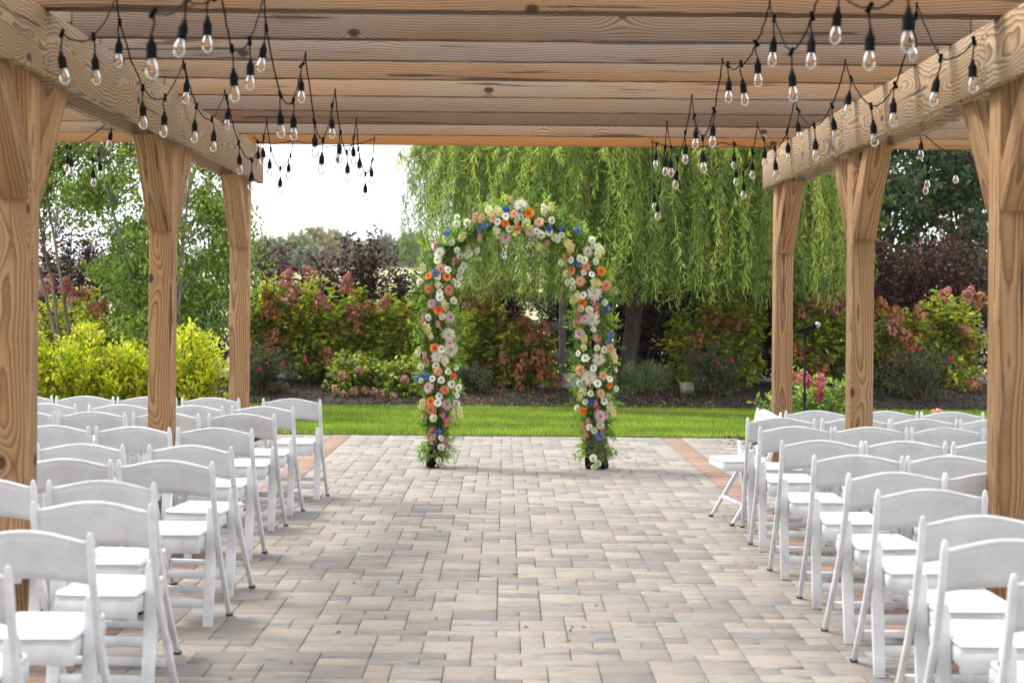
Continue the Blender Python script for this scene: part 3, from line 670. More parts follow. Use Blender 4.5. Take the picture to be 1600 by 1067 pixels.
ZB, ZT = 2.462, 2.742
POSTS = {-1: (-2.085, [6.0, 8.58, 11.09, 3.42, 0.85, -1.75]), 1: (2.205, [6.16, 8.78, 11.25, 3.55, 0.95, -1.65])}  # rearmost unseen posts added to stand under the shading rafters
def screws(parent, pts):
    m1 = MB()
    for x, y, z, ax in pts:
        a = np.array({'y': (0, -1, 0), 'x+': (1, 0, 0), 'x-': (-1, 0, 0)}[ax], float)
        c = np.array((x, y, z)); m1.tube([c - a * .004, c + a * 0.002], 0.0055, 8)
    o = m1.build('screw_heads', M['screw'], perg, loc=tuple(-v for v in perg.location))
    o['kind'] = 'stuff'
scr = []
for s, (px, dl) in POSTS.items():
    for k, yf in enumerate(dl):
        board('post', (px, yf + 0.07, 0.0), (px, yf + 0.07, ZB + 0.16), 0.14, 0.14, M['post'], 0.006)
        # knee braces towards and away from the camera
        for dr in (-1, 1):
            if dr == 1 and k == 2: continue
            y0 = yf - 0.001 if dr < 0 else yf + 0.141
            zb = 1.93 if s < 0 else 1.925
            run = 0.40
            prof = [(0, zb), (0.028, zb - 0.002), (run, ZB - 0.002), (run - 0.15, ZB - 0.002), (0, zb + 0.19)]
            L = math.hypot(run, ZB - zb); ax = np.array([run / L, (ZB - zb) / L]); ay = np.array([-ax[1], ax[0]])
            c0 = np.array([run / 2, (ZB + zb) / 2])
            loc = [((np.array(q) - c0) @ ax, (np.array(q) - c0) @ ay) for q in prof]
            v = [(a, -0.068, b) for a, b in loc] + [(a, 0.068, b) for a, b in loc]
            m1 = MB(); nq = 5
            m1.add(v, [[0, 1, 2], [0, 2, 3], [0, 3, 4], [5, 7, 6], [5, 8, 7], [5, 9, 8]])
            m1.f.append(np.array([[q, (q + 1) % 5, 5 + (q + 1) % 5, 5 + q] for q in range(5)]) + m1.n - 10); m1.m.append(np.zeros(5, int))
            o = m1.build('brace', M['post'], perg, bevel=0.003)
            xv = Vector((0, dr * ax[0], ax[1])); zv = Vector((0, dr * ay[0], ay[1])); yv = zv.cross(xv)
            o.rotation_mode = 'QUATERNION'; o.rotation_quaternion = Matrix((xv, yv, zv)).transposed().to_quaternion()
            o.location = Vector((px, y0 + dr * c0[0], c0[1])) - perg.location
            if dr < 0:
                for dx in (-0.04, 0.04):
                    scr.append((px + dx, y0 - 0.045, zb + 0.028, 'y'))
                scr.append((px - 0.02, y0 - 0.275, zb + 0.33, 'y'))
    xi, xo = (px + 0.07 * -s), (px + 0.07 * s)
    segs = [(-2.2, 0.9), (0.903, dl[0] + 0.07), (dl[0] + 0.073, dl[1] + 0.07), (dl[1] + 0.073, 11.52 if s < 0 else 11.62)]  # rear run behind the camera is added to carry the shading rafters
    for a, b in segs:
        bm_ = board('beam', (xi - s * 0.0225, a, (ZB + ZT) / 2), (xi - s * 0.0225, b, (ZB + ZT) / 2), 0.045, ZT - ZB, M['beam'], 0.004)
        board('beam', (xo + s * 0.0235, a, (ZB + ZT) / 2), (xo + s * 0.0235, b, (ZB + ZT) / 2), 0.045, ZT - ZB, M['beam'], 0.004)
        xf = xi - s * 0.046
        for yy in (b - 0.03, a + 0.03):
            for zz in (ZB + 0.045, ZT - 0.05, ZB + 0.07):
                scr.append((xf, yy + random.uniform(-.008, .008), zz, 'x+' if s < 0 else 'x-'))
TINT = {4: (1, .95, .9), 5: (1.12, .93, .76), 6: (.78, .74, .72), 7: (1.0, .98, 1.0), 8: (1.14, .95, .76), 9: (1.25, 1.12, 1.0), 10: (.80, .76, .76), 11: (.66, .54, .45), 12: (1.22, 1.10, 1.02), 13: (1.05, .9, .72)}
RAFT = [-1.95, -1.3, -0.68, -0.05, 0.57, 1.2, 1.82, 2.42, 2.95, 3.57, 4.18, 4.80, 5.42, 6.04, 6.70, 7.28, 7.88, 8.53, 9.20, 9.84, 10.48, 11.12]  # unseen rafters over and behind the camera added to keep sky light off chairs
for k, y in enumerate(RAFT, -8):
    th = 0.085 if k == 5 else 0.048
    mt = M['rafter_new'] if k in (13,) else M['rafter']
    hh = 0.235 + random.uniform(-.004, .004); z0 = ZT + 0.001; dz = random.uniform(-0.004, 0.003) if k < 13 else 0.0
    made = []
    xl = -2.085 + (0.0 if k % 3 else 0.03); xr = 2.20 - (0.0 if k % 2 else 0.02)
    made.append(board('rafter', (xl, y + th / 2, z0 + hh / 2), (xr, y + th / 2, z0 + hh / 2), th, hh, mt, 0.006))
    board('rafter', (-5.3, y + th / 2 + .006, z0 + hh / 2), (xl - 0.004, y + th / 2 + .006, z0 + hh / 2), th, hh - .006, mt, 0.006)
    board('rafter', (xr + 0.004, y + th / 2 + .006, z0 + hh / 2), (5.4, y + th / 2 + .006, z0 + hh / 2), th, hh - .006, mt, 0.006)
    made[0].color = (*TINT.get(k, (1, 1, 1)), 1)
screws(perg, scr)
# outer row carrying the far ends of the rafters
for s, x in ((-1, -5.0), (1, 5.1)):
    for yf in (0.85, 6.0, 11.09):
        board('post', (x, yf + 0.07, 0.0), (x, yf + 0.07, ZB - 0.002), 0.14, 0.14, M['post'], 0.006)
    board('beam', (x, -2.2, (ZB + ZT) / 2), (x, 11.5, (ZB + ZT) / 2), 0.09, ZT - ZB, M['beam'], 0.004)
# ------------------------------------------------------------------ string lights
def prim_meshes():
    s = MB(); s.lathe([(0.0, 0.0), (0.007, -0.002), (0.010, -0.018), (0.0165, -0.030), (0.0175, -0.036), (0.0172, -0.066), (0.0185, -0.068), (0.0185, -0.072), (0.0, -0.073)], 14)
    s.v = [q * np.array([.88, .88, .92]) for q in s.v]
    sock = s.mesh('socket', M['rubber'], True)
    b = MB(); b.lathe([(0.0125, 0.0), (0.0135, -0.008), (0.020, -0.022), (0.0235, -0.040), (0.0225, -0.052), (0.016, -0.064), (0.008, -0.069), (0.0005, -0.0705)], 16)
    b.v = [q * .88 for q in b.v]
    bulb = b.mesh('bulb', M['glass'], True)
    f = MB()
    f.tube([(0, 0, -0.002), (0, 0, -0.018)], [0.006, 0.002], 6, mi=1)
    for a in (-0.5, 0.5): f.tube([(a * .004, 0, -0.016), (a * 0.011, 0.001, -0.034), (a * .006, 0, -0.047)], 0.0009, 5)
    f.v = [q * .88 for q in f.v]
    fil = f.mesh('filament', [M['filament'], M['grille']])
    j = MB(); j.tube([(0, 0, 0.016), (0, 0, -0.018)], [0.0075, 0.0085], 8)
    return sock, bulb, fil, j.mesh('splice', M['rubber'], True)
SOCK, BULB, FIL, SPL = prim_meshes()
def strand(pts, label, group='strings of cafe lights hanging from the pergola', sk=1.0):
    c0 = Vector(pts[len(pts) // 2][1:])
    t = thing('string_light', label, 'string light', tuple(c0), 0, group)
    P = [np.array(p[1:]) for p in pts]
    cord = MB(); poly = [P[0]]
    for a, b in zip(P[:-1], P[1:]):
        n = 8; Lh = np.linalg.norm(b - a)
        flat = 1 - min(1, abs(b[2] - a[2]) / max(Lh, .01)) * 0.8
        sag = 0.045 * Lh * flat * 1.6 * sk
        for q in range(1, n + 1):
            u = q / n; p = a + (b - a) * u; p = p + np.array([0, 0, -4 * sag * u * (1 - u)])
            poly.append(p)
    poly = np.array(poly); poly[1:-1] += rng.normal(size=poly[1:-1].shape) * 0.0018
    cord.tube(poly - np.array(c0), 0.0036, 6)
    for kd, *p in pts:
        if kd == 'h':
            q = np.array(p) - np.array(c0); cord.tube([q + (0, 0, .016), q + (0, .008, .003), q + (0, 0, -.008)], 0.005, 6)
    hang = []
    for kd, *p in pts:
        if kd == 'j':
            q = np.array(p) - np.array(c0); sw = rng.normal(size=2) * 0.006
            e = q + np.array([sw[0], sw[1], -0.066 + rng.normal() * 0.004]); hang.append((q, e, sw))
            cord.tube([q, (q + e) / 2 + np.array([sw[1] * .6, sw[0] * .6, 0]), e], 0.0030, 6)
    cord.build('cord', M['rubber'], t, smooth=True)
    for q, e, sw in hang:
        rot = (rng.normal() * 0.06, rng.normal() * 0.06, rng.uniform(0, 6))
        inst('cord_splice', SPL, t, tuple(q), (rng.normal() * .3, rng.normal() * .3, 0))
        so = inst('socket', SOCK, t, tuple(e), rot)
        b = inst('bulb', BULB, t, tuple(np.array(e) + np.array(Euler(rot).to_matrix() @ Vector((0, 0, -0.0655)))), rot)
        inst('filament', FIL, b, (0, 0, 0), (0, 0, 0))
    return t
strand(LO, 'black cord with clear bulbs looped along the left beam, nearest the posts')
strand(LI, 'black cord with clear bulbs looped left of the aisle, farther from the left beam')
strand(RO, 'black cord with clear bulbs looped along the right beam, nearest the posts')
strand(RI, 'black cord with clear bulbs looped right of the aisle, farther from the right beam')
strand(SL1, 'upper bulb cord strung outside the left posts in front of the birch leaves', 'cords strung outside the posts', 0.25)
strand(SL2, 'lower sagging bulb cord outside the left posts in front of the birch leaves', 'cords strung outside the posts', 0.25)
strand(SL3, 'bulb cord climbing to the rafters outside the left beam', 'cords strung outside the posts', 0.25)
strand(SR1, 'upper bulb cord strung outside the right posts before the dark trees', 'cords strung outside the posts', 0.25)
strand(SR2, 'lower sagging bulb cord outside the right posts before the dark trees', 'cords strung outside the posts', 0.25)
strand(SR3, 'bulb cord climbing to the rafters outside the right beam', 'cords strung outside the posts', 0.25)
strand(FL1, 'short bulb cord along the last rafter beside the left beam end', 'cords along the last rafter')
strand(FR1, 'short bulb cord along the last rafter beside the right beam end', 'cords along the last rafter')

# ------------------------------------------------------------------ folding chairs
def chair_meshes():
    me = {}
    def post(s):
        m = MB()
        ys_ = [(-0.004, 0.775), (0.0, 0.74), (0.030, 0.60), (0.080, 0.46), (0.160, 0.30), (0.250, 0.15), (0.338, 0.012)]
        # rectangular section swept along the side curve
        w = 0.0118; P_ = np.array(ys_); T = np.gradient(P_, axis=0); T = unit(T); Nn = np.stack([-T[:, 1], T[:, 0]], -1)
        hd = np.array([0.007, 0.0125, 0.013, 0.0145, 0.0145, 0.013, 0.0115])
        v = []
        for q in range(len(P_)):
            ww = w * (0.6 if q == 0 else 1)
            for dx, dn in ((-1, -1), (1, -1), (1, 1), (-1, 1)):
                v.append((s * 0.2155 + dx * ww, P_[q, 0] + dn * hd[q] * Nn[q, 0], P_[q, 1] + dn * hd[q] * Nn[q, 1]))
        f = [[4*q + a, 4*q + (a+1) % 4, 4*q + 4 + (a+1) % 4, 4*q + 4 + a] for q in range(len(P_) - 1) for a in range(4)]
        f += [[0, 1, 2, 3], [4*(len(P_)-1) + a for a in (3, 2, 1, 0)]]
        m.add(v, f)
        return m.mesh('back_post', M['resin'], True, 0.0055, 2)
    def rear(s):
        m = MB()
        pr = [(0.150, 0.545, 0.019), (0.146, 0.51, 0.0245), (0.128, 0.30, 0.0245), (0.100, 0.10, 0.0235), (0.088, 0.0, 0.0225)]
        v = []
        for y, z, w in pr:
            for dx, dy in ((-1, -1), (1, -1), (1, 1), (-1, 1)):
                v.append((s * 0.178 + dx * w, y + dy * 0.0115, z))
        f = [[4*q + a, 4*q + (a+1) % 4, 4*q + 4 + (a+1) % 4, 4*q + 4 + a] for q in range(4) for a in range(4)]
        f += [[0, 1, 2, 3], [19, 18, 17, 16]]
        m.add(v, f)
        return m.mesh('rear_leg', M['resin'], True, 0.004, 2)
    me['pl'], me['pr'], me['rl'], me['rr'] = post(-1), post(1), rear(-1), rear(1)
    # backrest: arched top, dished between the posts
    m = MB(); nx = 17; xs_ = np.linspace(-0.204, 0.204, nx)
    def top(x): return 0.738 + 0.030 * math.cos(x / 0.204 * math.pi / 2) ** 1.3
    def bot(x): return 0.605 + 0.014 * math.cos(x / 0.204 * math.pi / 2)
    def yy(x, z): return 0.010 + (0.74 - z) * 0.16 + 0.022 * math.cos(x / 0.204 * math.pi / 2)
    rows = 6; V = []
    for x in xs_:
        for q in range(rows):
            z = bot(x) + (top(x) - bot(x)) * q / (rows - 1); V.append((x, yy(x, z) - 0.006, z))
    for x in xs_:
        for q in range(rows):
            z = bot(x) + (top(x) - bot(x)) * q / (rows - 1); V.append((x, yy(x, z) + 0.006, z))
    o = nx * rows; F_ = []
    for a in range(nx - 1):
        for q in range(rows - 1):
            b = a * rows + q; F_ += [[b, b + rows, b + rows + 1, b + 1], [o + b, o + b + 1, o + b + rows + 1, o + b + rows]]
        t_ = a * rows + rows - 1; F_ += [[t_, t_ + rows, o + t_ + rows, o + t_]]
        b = a * rows; F_ += [[b, o + b, o + b + rows, b + rows]]
    m.add(V, F_); me['back'] = m.mesh('backrest', M['resin_back'], True)
    m = MB(); m.tube([(x, yy(x, top(x)), top(x)) for x in xs_], 0.0078, 10); me['rim'] = m.mesh('top_rim', M['resin'], True)
    m = MB()
    m.box((0, 0.215, 0.4135), (0.302, 0.345, 0.008))
    m.box((0, 0.046, 0.377), (0.302, 0.012, 0.066)); m.box((0, 0.382, 0.390), (0.302, 0.012, 0.038))
    for s in (-1, 1): m.box((s * 0.1455, 0.215, 0.389), (0.012, 0.348, 0.05))
    me['frame'] = m.mesh('seat_frame', M['resin'], False, 0.003, 1)
    m = MB(); m.box((0, 0.212, 0.430), (0.304, 0.346, 0.026)); me['pad'] = m.mesh('seat_pad', M['pad'], True, 0.013, 3)
    m = MB(); m.box((0, 0.102, 0.105), (0.318, 0.016, 0.042)); me['s1'] = m.mesh('stretcher', M['resin'], False, 0.003)
    m = MB(); m.box((0, 0.258, 0.138), (0.404, 0.020, 0.030)); me['s2'] = m.mesh('stretcher', M['resin'], False, 0.003)
    m = MB(); m.box((0, 0, 0.006), (0.028, 0.028, 0.012)); me['cap'] = m.mesh('foot_cap', M['cap'], False)
    m = MB()
    for s in (-1, 1): m.tube([(s * 0.200, 0.145, 0.49), (s * 0.2065, 0.145, 0.49)], 0.007, 8); m.tube([(s * 0.196, 0.175, 0.37), (s * 0.204, 0.175, 0.37)], 0.006, 8)
    me['bolt'] = m.mesh('pivot_bolts', M['cap'])
    return me
CM = chair_meshes()
def make_chair(x, y, rz, label, group):
    t = thing('folding_chair', label, 'chair', (x, y, 0.001), rz, group)
    for nm, k in (('front_leg', 'pl'), ('front_leg', 'pr'), ('rear_leg', 'rl'), ('rear_leg', 'rr'), ('backrest', 'back'), ('seat_frame', 'frame'), ('seat_pad', 'pad'), ('stretcher', 's1'), ('stretcher', 's2'), ('pivot_bolts', 'bolt')):
        o = inst(nm, CM[k], t)
        if k == 'back': inst('top_rim', CM['rim'], o)
        if k == 'bolt': o['kind'] = 'stuff'
        if k in ('pl', 'pr'): inst('foot_cap', CM['cap'], o, ((-1 if k == 'pl' else 1) * 0.2155, 0.344, 0))
    return t
LROWS = [(10.75, [(-1.61, 1), (-2.23, 1), (-2.72, -1), (-3.2, 0), (-3.68, 0)]), (9.93, [(-1.69, 1), (-2.19, 1), (-2.70, 0), (-3.24, 0)]),
         (9.25, [(-1.71, 1), (-2.21, 1), (-2.70, 0), (-3.17, 0)]), (8.2, [(-1.67, 1), (-2.15, 1), (-2.63, 0)]),
         (7.18, [(-1.585, 2), (-2.15, 0), (-2.65, 0)]), (6.49, [(-1.545, 1), (-2.02, 0)]), (5.74, [(-1.625, 1), (-2.12, 1)]), (5.13, [(-1.485, 1)]), (4.46, [(-1.51, 0)]), (3.89, [(-1.57, 0)])]
RROWS = [(9.98, [(2.19, 0), (2.68, 0), (3.14, 0)]), (9.31, [(1.81, 1), (2.30, 1), (2.745, -1), (3.20, 0)]), (8.64, [(1.77, 0), (2.225, 0), (2.69, 0), (3.15, 0)]),
         (7.75, [(1.73, 0), (2.185, 0), (2.665, 0)]), (6.99, [(1.74, 0), (2.20, 0)]), (6.27, [(1.73, -1), (2.165, 0)]), (5.69, [(1.71, 0)]), (4.975, [(1.68, 0)]), (4.46, [(1.60, 0)]), (3.9, [(1.615, 0)])]
ORD = ['first', 'second', 'third', 'fourth', 'fifth', 'sixth', 'seventh', 'eighth', 'ninth', 'tenth']
for side, rows in (('left', LROWS), ('right', RROWS)):
    for r_, (y, cs) in enumerate(rows):
        for c_, (x, a) in enumerate(cs):
            nm = f"white folding chair {side} of the aisle, {ORD[r_]} row from the arch, {ORD[c_]} from the aisle"
            yy_ = y + c_ * (0.03 if side == 'left' else 0.0)
            make_chair(x, yy_, -a * 0.07 * (1 if side == 'left' else 1) + random.uniform(-.02, .02), nm, f'white folding chairs {side} of the aisle')
make_chair(1.86, 10.02, R(101), 'white folding chair turned sideways to face the aisle before the front right row', 'white folding chairs right of the aisle')

# ------------------------------------------------------------------ microphone
t = thing('microphone_stand', 'black straight microphone stand between the two right posts', 'microphone stand', (2.487, 11.8, 0.0))
m = MB(); m.lathe([(0.0, 0.03), (0.06, 0.03), (0.12, 0.014), (0.125, 0.004), (0.0, 0.004)], 20); m.build('base', M['rubber'], t, smooth=True)
m = MB(); m.tube([(0, 0, 0.02), (0, 0, 0.75)], 0.011, 10); m.tube([(0, 0, 0.75), (0, 0, 1.265)], 0.0085, 10); m.build('pole', M['rubber'], t, smooth=True)
m = MB(); m.tube([(0, 0, 0.73), (0, 0, 0.79)], 0.016, 10); m.build('clutch', M['rubber'], t, smooth=True)
m = MB(); m.tube([(0, 0, 1.25), (0, 0, 1.30)], 0.014, 8); m.tube([(-0.02, 0, 1.295), (0.05, 0, 1.325)], [0.019, 0.022], 10); m.build('clip', M['rubber'], t, smooth=True)
t = thing('microphone', 'black handheld microphone with silver grille clipped on the stand', 'microphone', (2.487, 11.8, 1.317))
m = MB(); m.tube([(-0.125, 0, -0.033), (0.0, 0, 0.004), (0.06, 0, 0.024), (0.085, 0, 0.032)], [0.0125, 0.016, 0.0205, 0.024], 12); m.build('handle', M['rubber'], t, smooth=True)
m = MB()
cc = np.array([0.103, 0, 0.037])
th = np.linspace(0, math.pi, 9); m.lathe([(0.0265 * math.sin(a), 0.0265 * math.cos(a)) for a in th], 14, tuple(cc)); m.build('grille', M['grille'], t, smooth=True)

# ------------------------------------------------------------------ split rail fence and stones
FY = 24.3
fence = thing('rail_fence', 'weathered grey three-rail fence behind the shrubs', 'fence', (0, FY, 0.15))
fx = [-10.2, -7.93, -5.66, -3.68, -1.35, 0.98, 3.3, 5.6, 7.9, 10.2]
for q, x in enumerate(fx):
    m = MB(); m.box((0, 0, 0), (1.75, 0.12, 0.12)); o = m.build('post', M['greyboard'], fence, bevel=0.006)
    o.rotation_euler = (0, -math.pi / 2, 0); o.location = (x, 0.0, 0.775)
    if q + 1 < len(fx):
        for z in (0.47, 0.99, 1.48):
            m = MB(); L = fx[q+1] - x - 0.126; m.box((0, 0, 0), (L, 0.045, 0.15)); o = m.build('rail', M['greyboard'], fence, bevel=0.006)
            o.location = ((x + fx[q+1]) / 2, random.uniform(-.01, .01), z + random.uniform(-.015, .015)); o.rotation_euler = (0, random.uniform(-.006, .006), 0)
def rock(name, label, x, y, z, sx, sy, sz):
    m = MB(); th = np.linspace(0, math.pi, 9); ph = np.arange(12) * 2 * math.pi / 12
    v = []
    for a in th:
        for b in ph:
            d = np.array([math.sin(a) * math.cos(b), math.sin(a) * math.sin(b), math.cos(a)])
            d = np.sign(d) * np.abs(d) ** 0.55
            v.append(d * np.array([sx, sy, sz]) * (1 + rng.normal() * 0.03))
    i = np.arange(8)[:, None] * 12; j = np.arange(12)[None, :]; j2 = (j + 1) % 12
    m.add(v, np.stack([i + j, i + j2, i + 12 + j2, i + 12 + j], -1).reshape(-1, 4))
    o = m.build(name, M['stone'], loc=(x, y, z)); tag(o, label, 'stone', 'landscape stones in the bed')
rock('landscape_stone', 'flat pale stone in the bed seen through the arch beside its right leg', 0.98, 22.4, 0.30, 0.22, 0.2, 0.13)
rock('landscape_stone', 'pale upright stone beside the dark rose bush right of the willow', 2.82, 22.0, 0.24, 0.11, 0.12, 0.09)
rock('landscape_stone', 'small grey stone beside the sage-green clump', 0.62, 22.3, 0.24, 0.12, 0.14, 0.1)
# ------------------------------------------------------------------ blooms
def bloom_mesh(name, kind, cols, n, rad, hgt):
    m = MB(); 
    u = rng.random(n) ** 0.9
    if kind == 'cone':
        a = rng.random(n) * 2 * math.pi; zz = u * hgt; rr = rad * np.sqrt(np.clip(1 - (zz / hgt) ** 1.5, 0, 1)) * (0.65 + 0.42 * rng.random(n)) + 0.01
        P = np.stack([rr * np.cos(a), rr * np.sin(a), zz - hgt * .35], -1); N = np.stack([np.cos(a), np.sin(a), 0.5 + 0 * a], -1)
    else:
        N = unit(rng.normal(size=(n, 3))); P = N * np.array([rad, rad, hgt * 0.5]) * (0.8 + 0.25 * rng.random((n, 1)))
    col = pick(cols, n, 0.2)
    s = 0.026 if rad > 0.09 else 0.021
    for k in range(2):
        T = unit(np.cross(N, rng.normal(size=(n, 3)))); 
        leaves(m, P - T * s * .9, T, s * 1.9, s * 1.25, col, N=N, fold=-0.12)
    return m.mesh(name, M['petal'])
BM = {
 'p': [bloom_mesh('flower_panicle', 'cone', c, 130, 0.10, 0.24) for c in ([(0.50, 0.15, 0.17), (0.60, 0.27, 0.25), (0.38, 0.11, 0.09)], [(0.48, 0.14, 0.17), (0.42, 0.19, 0.10), (0.60, 0.30, 0.26)])],
 'b': [bloom_mesh('flower_panicle', 'cone', c, 130, 0.105, 0.20) for c in ([(0.36, 0.14, 0.04), (0.46, 0.21, 0.07), (0.24, 0.09, 0.03)], [(0.42, 0.16, 0.08), (0.52, 0.21, 0.14), (0.32, 0.14, 0.04)])],
 's': [bloom_mesh('flower_head', 'ball', [(0.60, 0.30, 0.25), (0.68, 0.40, 0.33), (0.52, 0.20, 0.18)], 90, 0.085, 0.15)],
 'r': [bloom_mesh('rose_bloom', 'ball', [(0.70, 0.02, 0.10), (0.80, 0.04, 0.16)], 22, 0.028, 0.05)],
 'w': [bloom_mesh('flower_spray', 'ball', c, 60, 0.065, 0.17) for c in ([(0.55, 0.08, 0.16), (0.62, 0.18, 0.22), (0.40, 0.03, 0.10)], [(0.66, 0.30, 0.28), (0.55, 0.10, 0.18)])],
}
def stems_mesh(base, tips, r0=0.008):
    m = MB()
    for tp in tips:
        b = base + np.array([rng.normal() * 0.06, rng.normal() * 0.06, 0])
        mid = b * 0.45 + np.array(tp) * 0.55; mid[2] = b[2] + (tp[2] - b[2]) * 0.62; mid[:2] = b[:2] + (np.array(tp)[:2] - b[:2]) * 0.38
        m.tube([b, mid, tp], [r0, r0 * .7, r0 * .35], 4, caps=False)
    return m
def shrub(name, label, cat, x, y, rx, ry, h, nst, per, L, W, cols, w=None, z0=None, blooms=(), group=None, droop=0.15, jit=0.2, inner=0.25, spread=1.0, colfn=None):
    """stems fan out from the base into an uneven dome, leaves along each; blooms sit on stem tips"""
    z0 = bedh(x, y) if z0 is None else z0
    t = thing(name, label, cat, (x, y, float(z0)), 0, group)
    a = rng.random(nst) * 2 * math.pi; q = np.sqrt(rng.random(nst))
    zz = h * (0.42 + 0.58 * np.sqrt(np.clip(1 - q ** 2 * 0.85, 0, 1))) * (0.72 + 0.33 * rng.random(nst))
    zz = np.where(rng.random(nst) < 0.42, zz * rng.uniform(0.15, 0.75, nst), zz)
    tips = np.stack([rx * q * np.cos(a), ry * q * np.sin(a), zz], -1)
    bt = []
    for kd, bx, bz in blooms:
        bt.append((bx - x, -ry * rng.uniform(0.72, 0.95), bz - z0))
    allt = np.vstack([tips] + ([np.array(bt, float)] if bt else []))
    stems_mesh(np.array([0, 0, -0.03]), allt[: min(len(allt), 90)]).build('stems', M['twig'], t)
    n = len(allt) * per
    si = np.repeat(np.arange(len(allt)), per)
    u = inner + (1 - inner) * rng.random(n) ** 0.75
    tp = allt[si]
    P = np.stack([tp[:, 0] * (u ** 1.5 * spread), tp[:, 1] * (u ** 1.5), tp[:, 2] * u], -1)
    d0 = unit(tp)
    o = rng.normal(size=(n, 3)); o -= (o * d0).sum(1, keepdims=True) * d0; o = unit(o)
    P = P + o * rng.uniform(0.0, 0.05, (n, 1)) * (0.5 + L * 8)
    D = o * 1.0 + d0 * 0.55 + np.array([0, 0, -droop])
    col = pick(cols, n, jit, w)
    sv = 1 + rng.normal(size=len(allt)) * 0.14
    col = col * sv[si][:, None]
    if colfn: col = colfn(P, col)
    m = MB(); leaves(m, P, D, L * rng.uniform(0.7, 1.25, n), W * rng.uniform(0.75, 1.2, n), col, N=D * .2 + np.array([0, -0.45, 0.9]) + rng.normal(size=(n, 3)) * 0.5)
    m.build('foliage', M['leaf'], t)
    for (kd, bx, bz), b in zip(blooms, bt):
        k = BM[kd]; me = k[rng.integers(len(k))]; s = rng.uniform(0.95, 1.4) if kd in 'pb' else rng.uniform(0.75, 1.05)
        inst(me.name.split('.')[0], me, t, b, (rng.normal() * .45 + .2, b[0] * 0.5 + rng.normal() * .4, rng.uniform(0, 6)), s)
    return t

GY = [(0.30, 0.40, 0.035), (0.50, 0.54, 0.045), (0.16, 0.25, 0.03), (0.58, 0.46, 0.04), (0.36, 0.18, 0.05)]
GYw = [.32, .24, .24, .10, .10]
DG = [(0.045, 0.085, 0.03), (0.07, 0.12, 0.04), (0.09, 0.14, 0.06), (0.16, 0.12, 0.06)]
PU = [(0.055, 0.018, 0.028), (0.085, 0.025, 0.032), (0.035, 0.015, 0.022), (0.12, 0.04, 0.035)]

# hydrangeas: x centre, y, rx, h, label
HY = [
 (-3.78, 22.6, 0.42, 1.95, 'tall yellow-green hydrangea with rosy panicles standing left, nearest the third left post'),
 (-3.05, 22.6, 0.42, 1.80, 'yellow-green hydrangea with rosy panicles, second from the third left post'),
 (-2.42, 22.7, 0.40, 1.62, 'hydrangea with golden inner leaves left of the large dark red shrub'),
 (-1.80, 22.6, 0.45, 1.60, 'green hydrangea with bright pink panicles just left of the floral arch'),
 (-0.40, 22.6, 0.50, 1.60, 'hydrangea with browning upright panicles seen through the arch on its left'),
 (0.30, 22.4, 0.48, 1.15, 'low hydrangea loaded with brown flower heads seen through the arch'),
 (3.05, 22.7, 0.50, 1.45, 'green hydrangea with tan heads behind the red rose bush'),
 (3.75, 22.6, 0.42, 1.75, 'hydrangea with yellow-green leaves left of the far right post'),
 (4.75, 22.5, 0.50, 1.65, 'hydrangea crowned with brown heads behind the microphone'),
 (5.45, 22.5, 0.38, 1.50, 'hydrangea with drooping tan-pink heads just right of the middle right post'),
 (6.25, 22.5, 0.52, 1.35, 'hydrangea with dull brown heads between the two right posts'),
 (7.05, 22.6, 0.50, 1.75, 'tall hydrangea with pink-tipped heads beside the nearest right post'),
 (-6.45, 21.3, 0.65, 1.80, 'hydrangea with dusty pink heads above the yellow hedge at far left'),
]
asg = {k: [] for k in range(len(HY))}
for b in BLOOMS:
    k = min(range(len(HY)), key=lambda q: abs(HY[q][0] - b[1]) / HY[q][2] + (0.0 if q not in () else 9))
    asg[k].append(b)
for k, (x, y, rx, h, lab) in enumerate(HY):
    bs = asg[k]
    shrub('hydrangea', lab, 'shrub', x, y, rx * 1.15, rx * 0.85, h * 0.93, 105, 42, 0.10, 0.06, GY, GYw if k not in (5, 8, 9, 10) else [.30, .14, .32, .06, .18], blooms=bs, group='hydrangeas along the fence')
for x, lab in ((-2.35, 'low mounded hydrangea with pale pink heads at the lawn edge, left one of the pair'), (-1.62, 'low mounded hydrangea with pale pink heads at the lawn edge, nearest the arch')):
    bs = [b for b in LOWB if (b[1] < -2.0) == (x < -2.0)]
    shrub('low_hydrangea', lab, 'shrub', x, 21.75, 0.48, 0.42, 0.62, 60, 30, 0.08, 0.045, GY, [.38, .14, .42, .03, .03], blooms=bs, group='low pink hydrangeas')

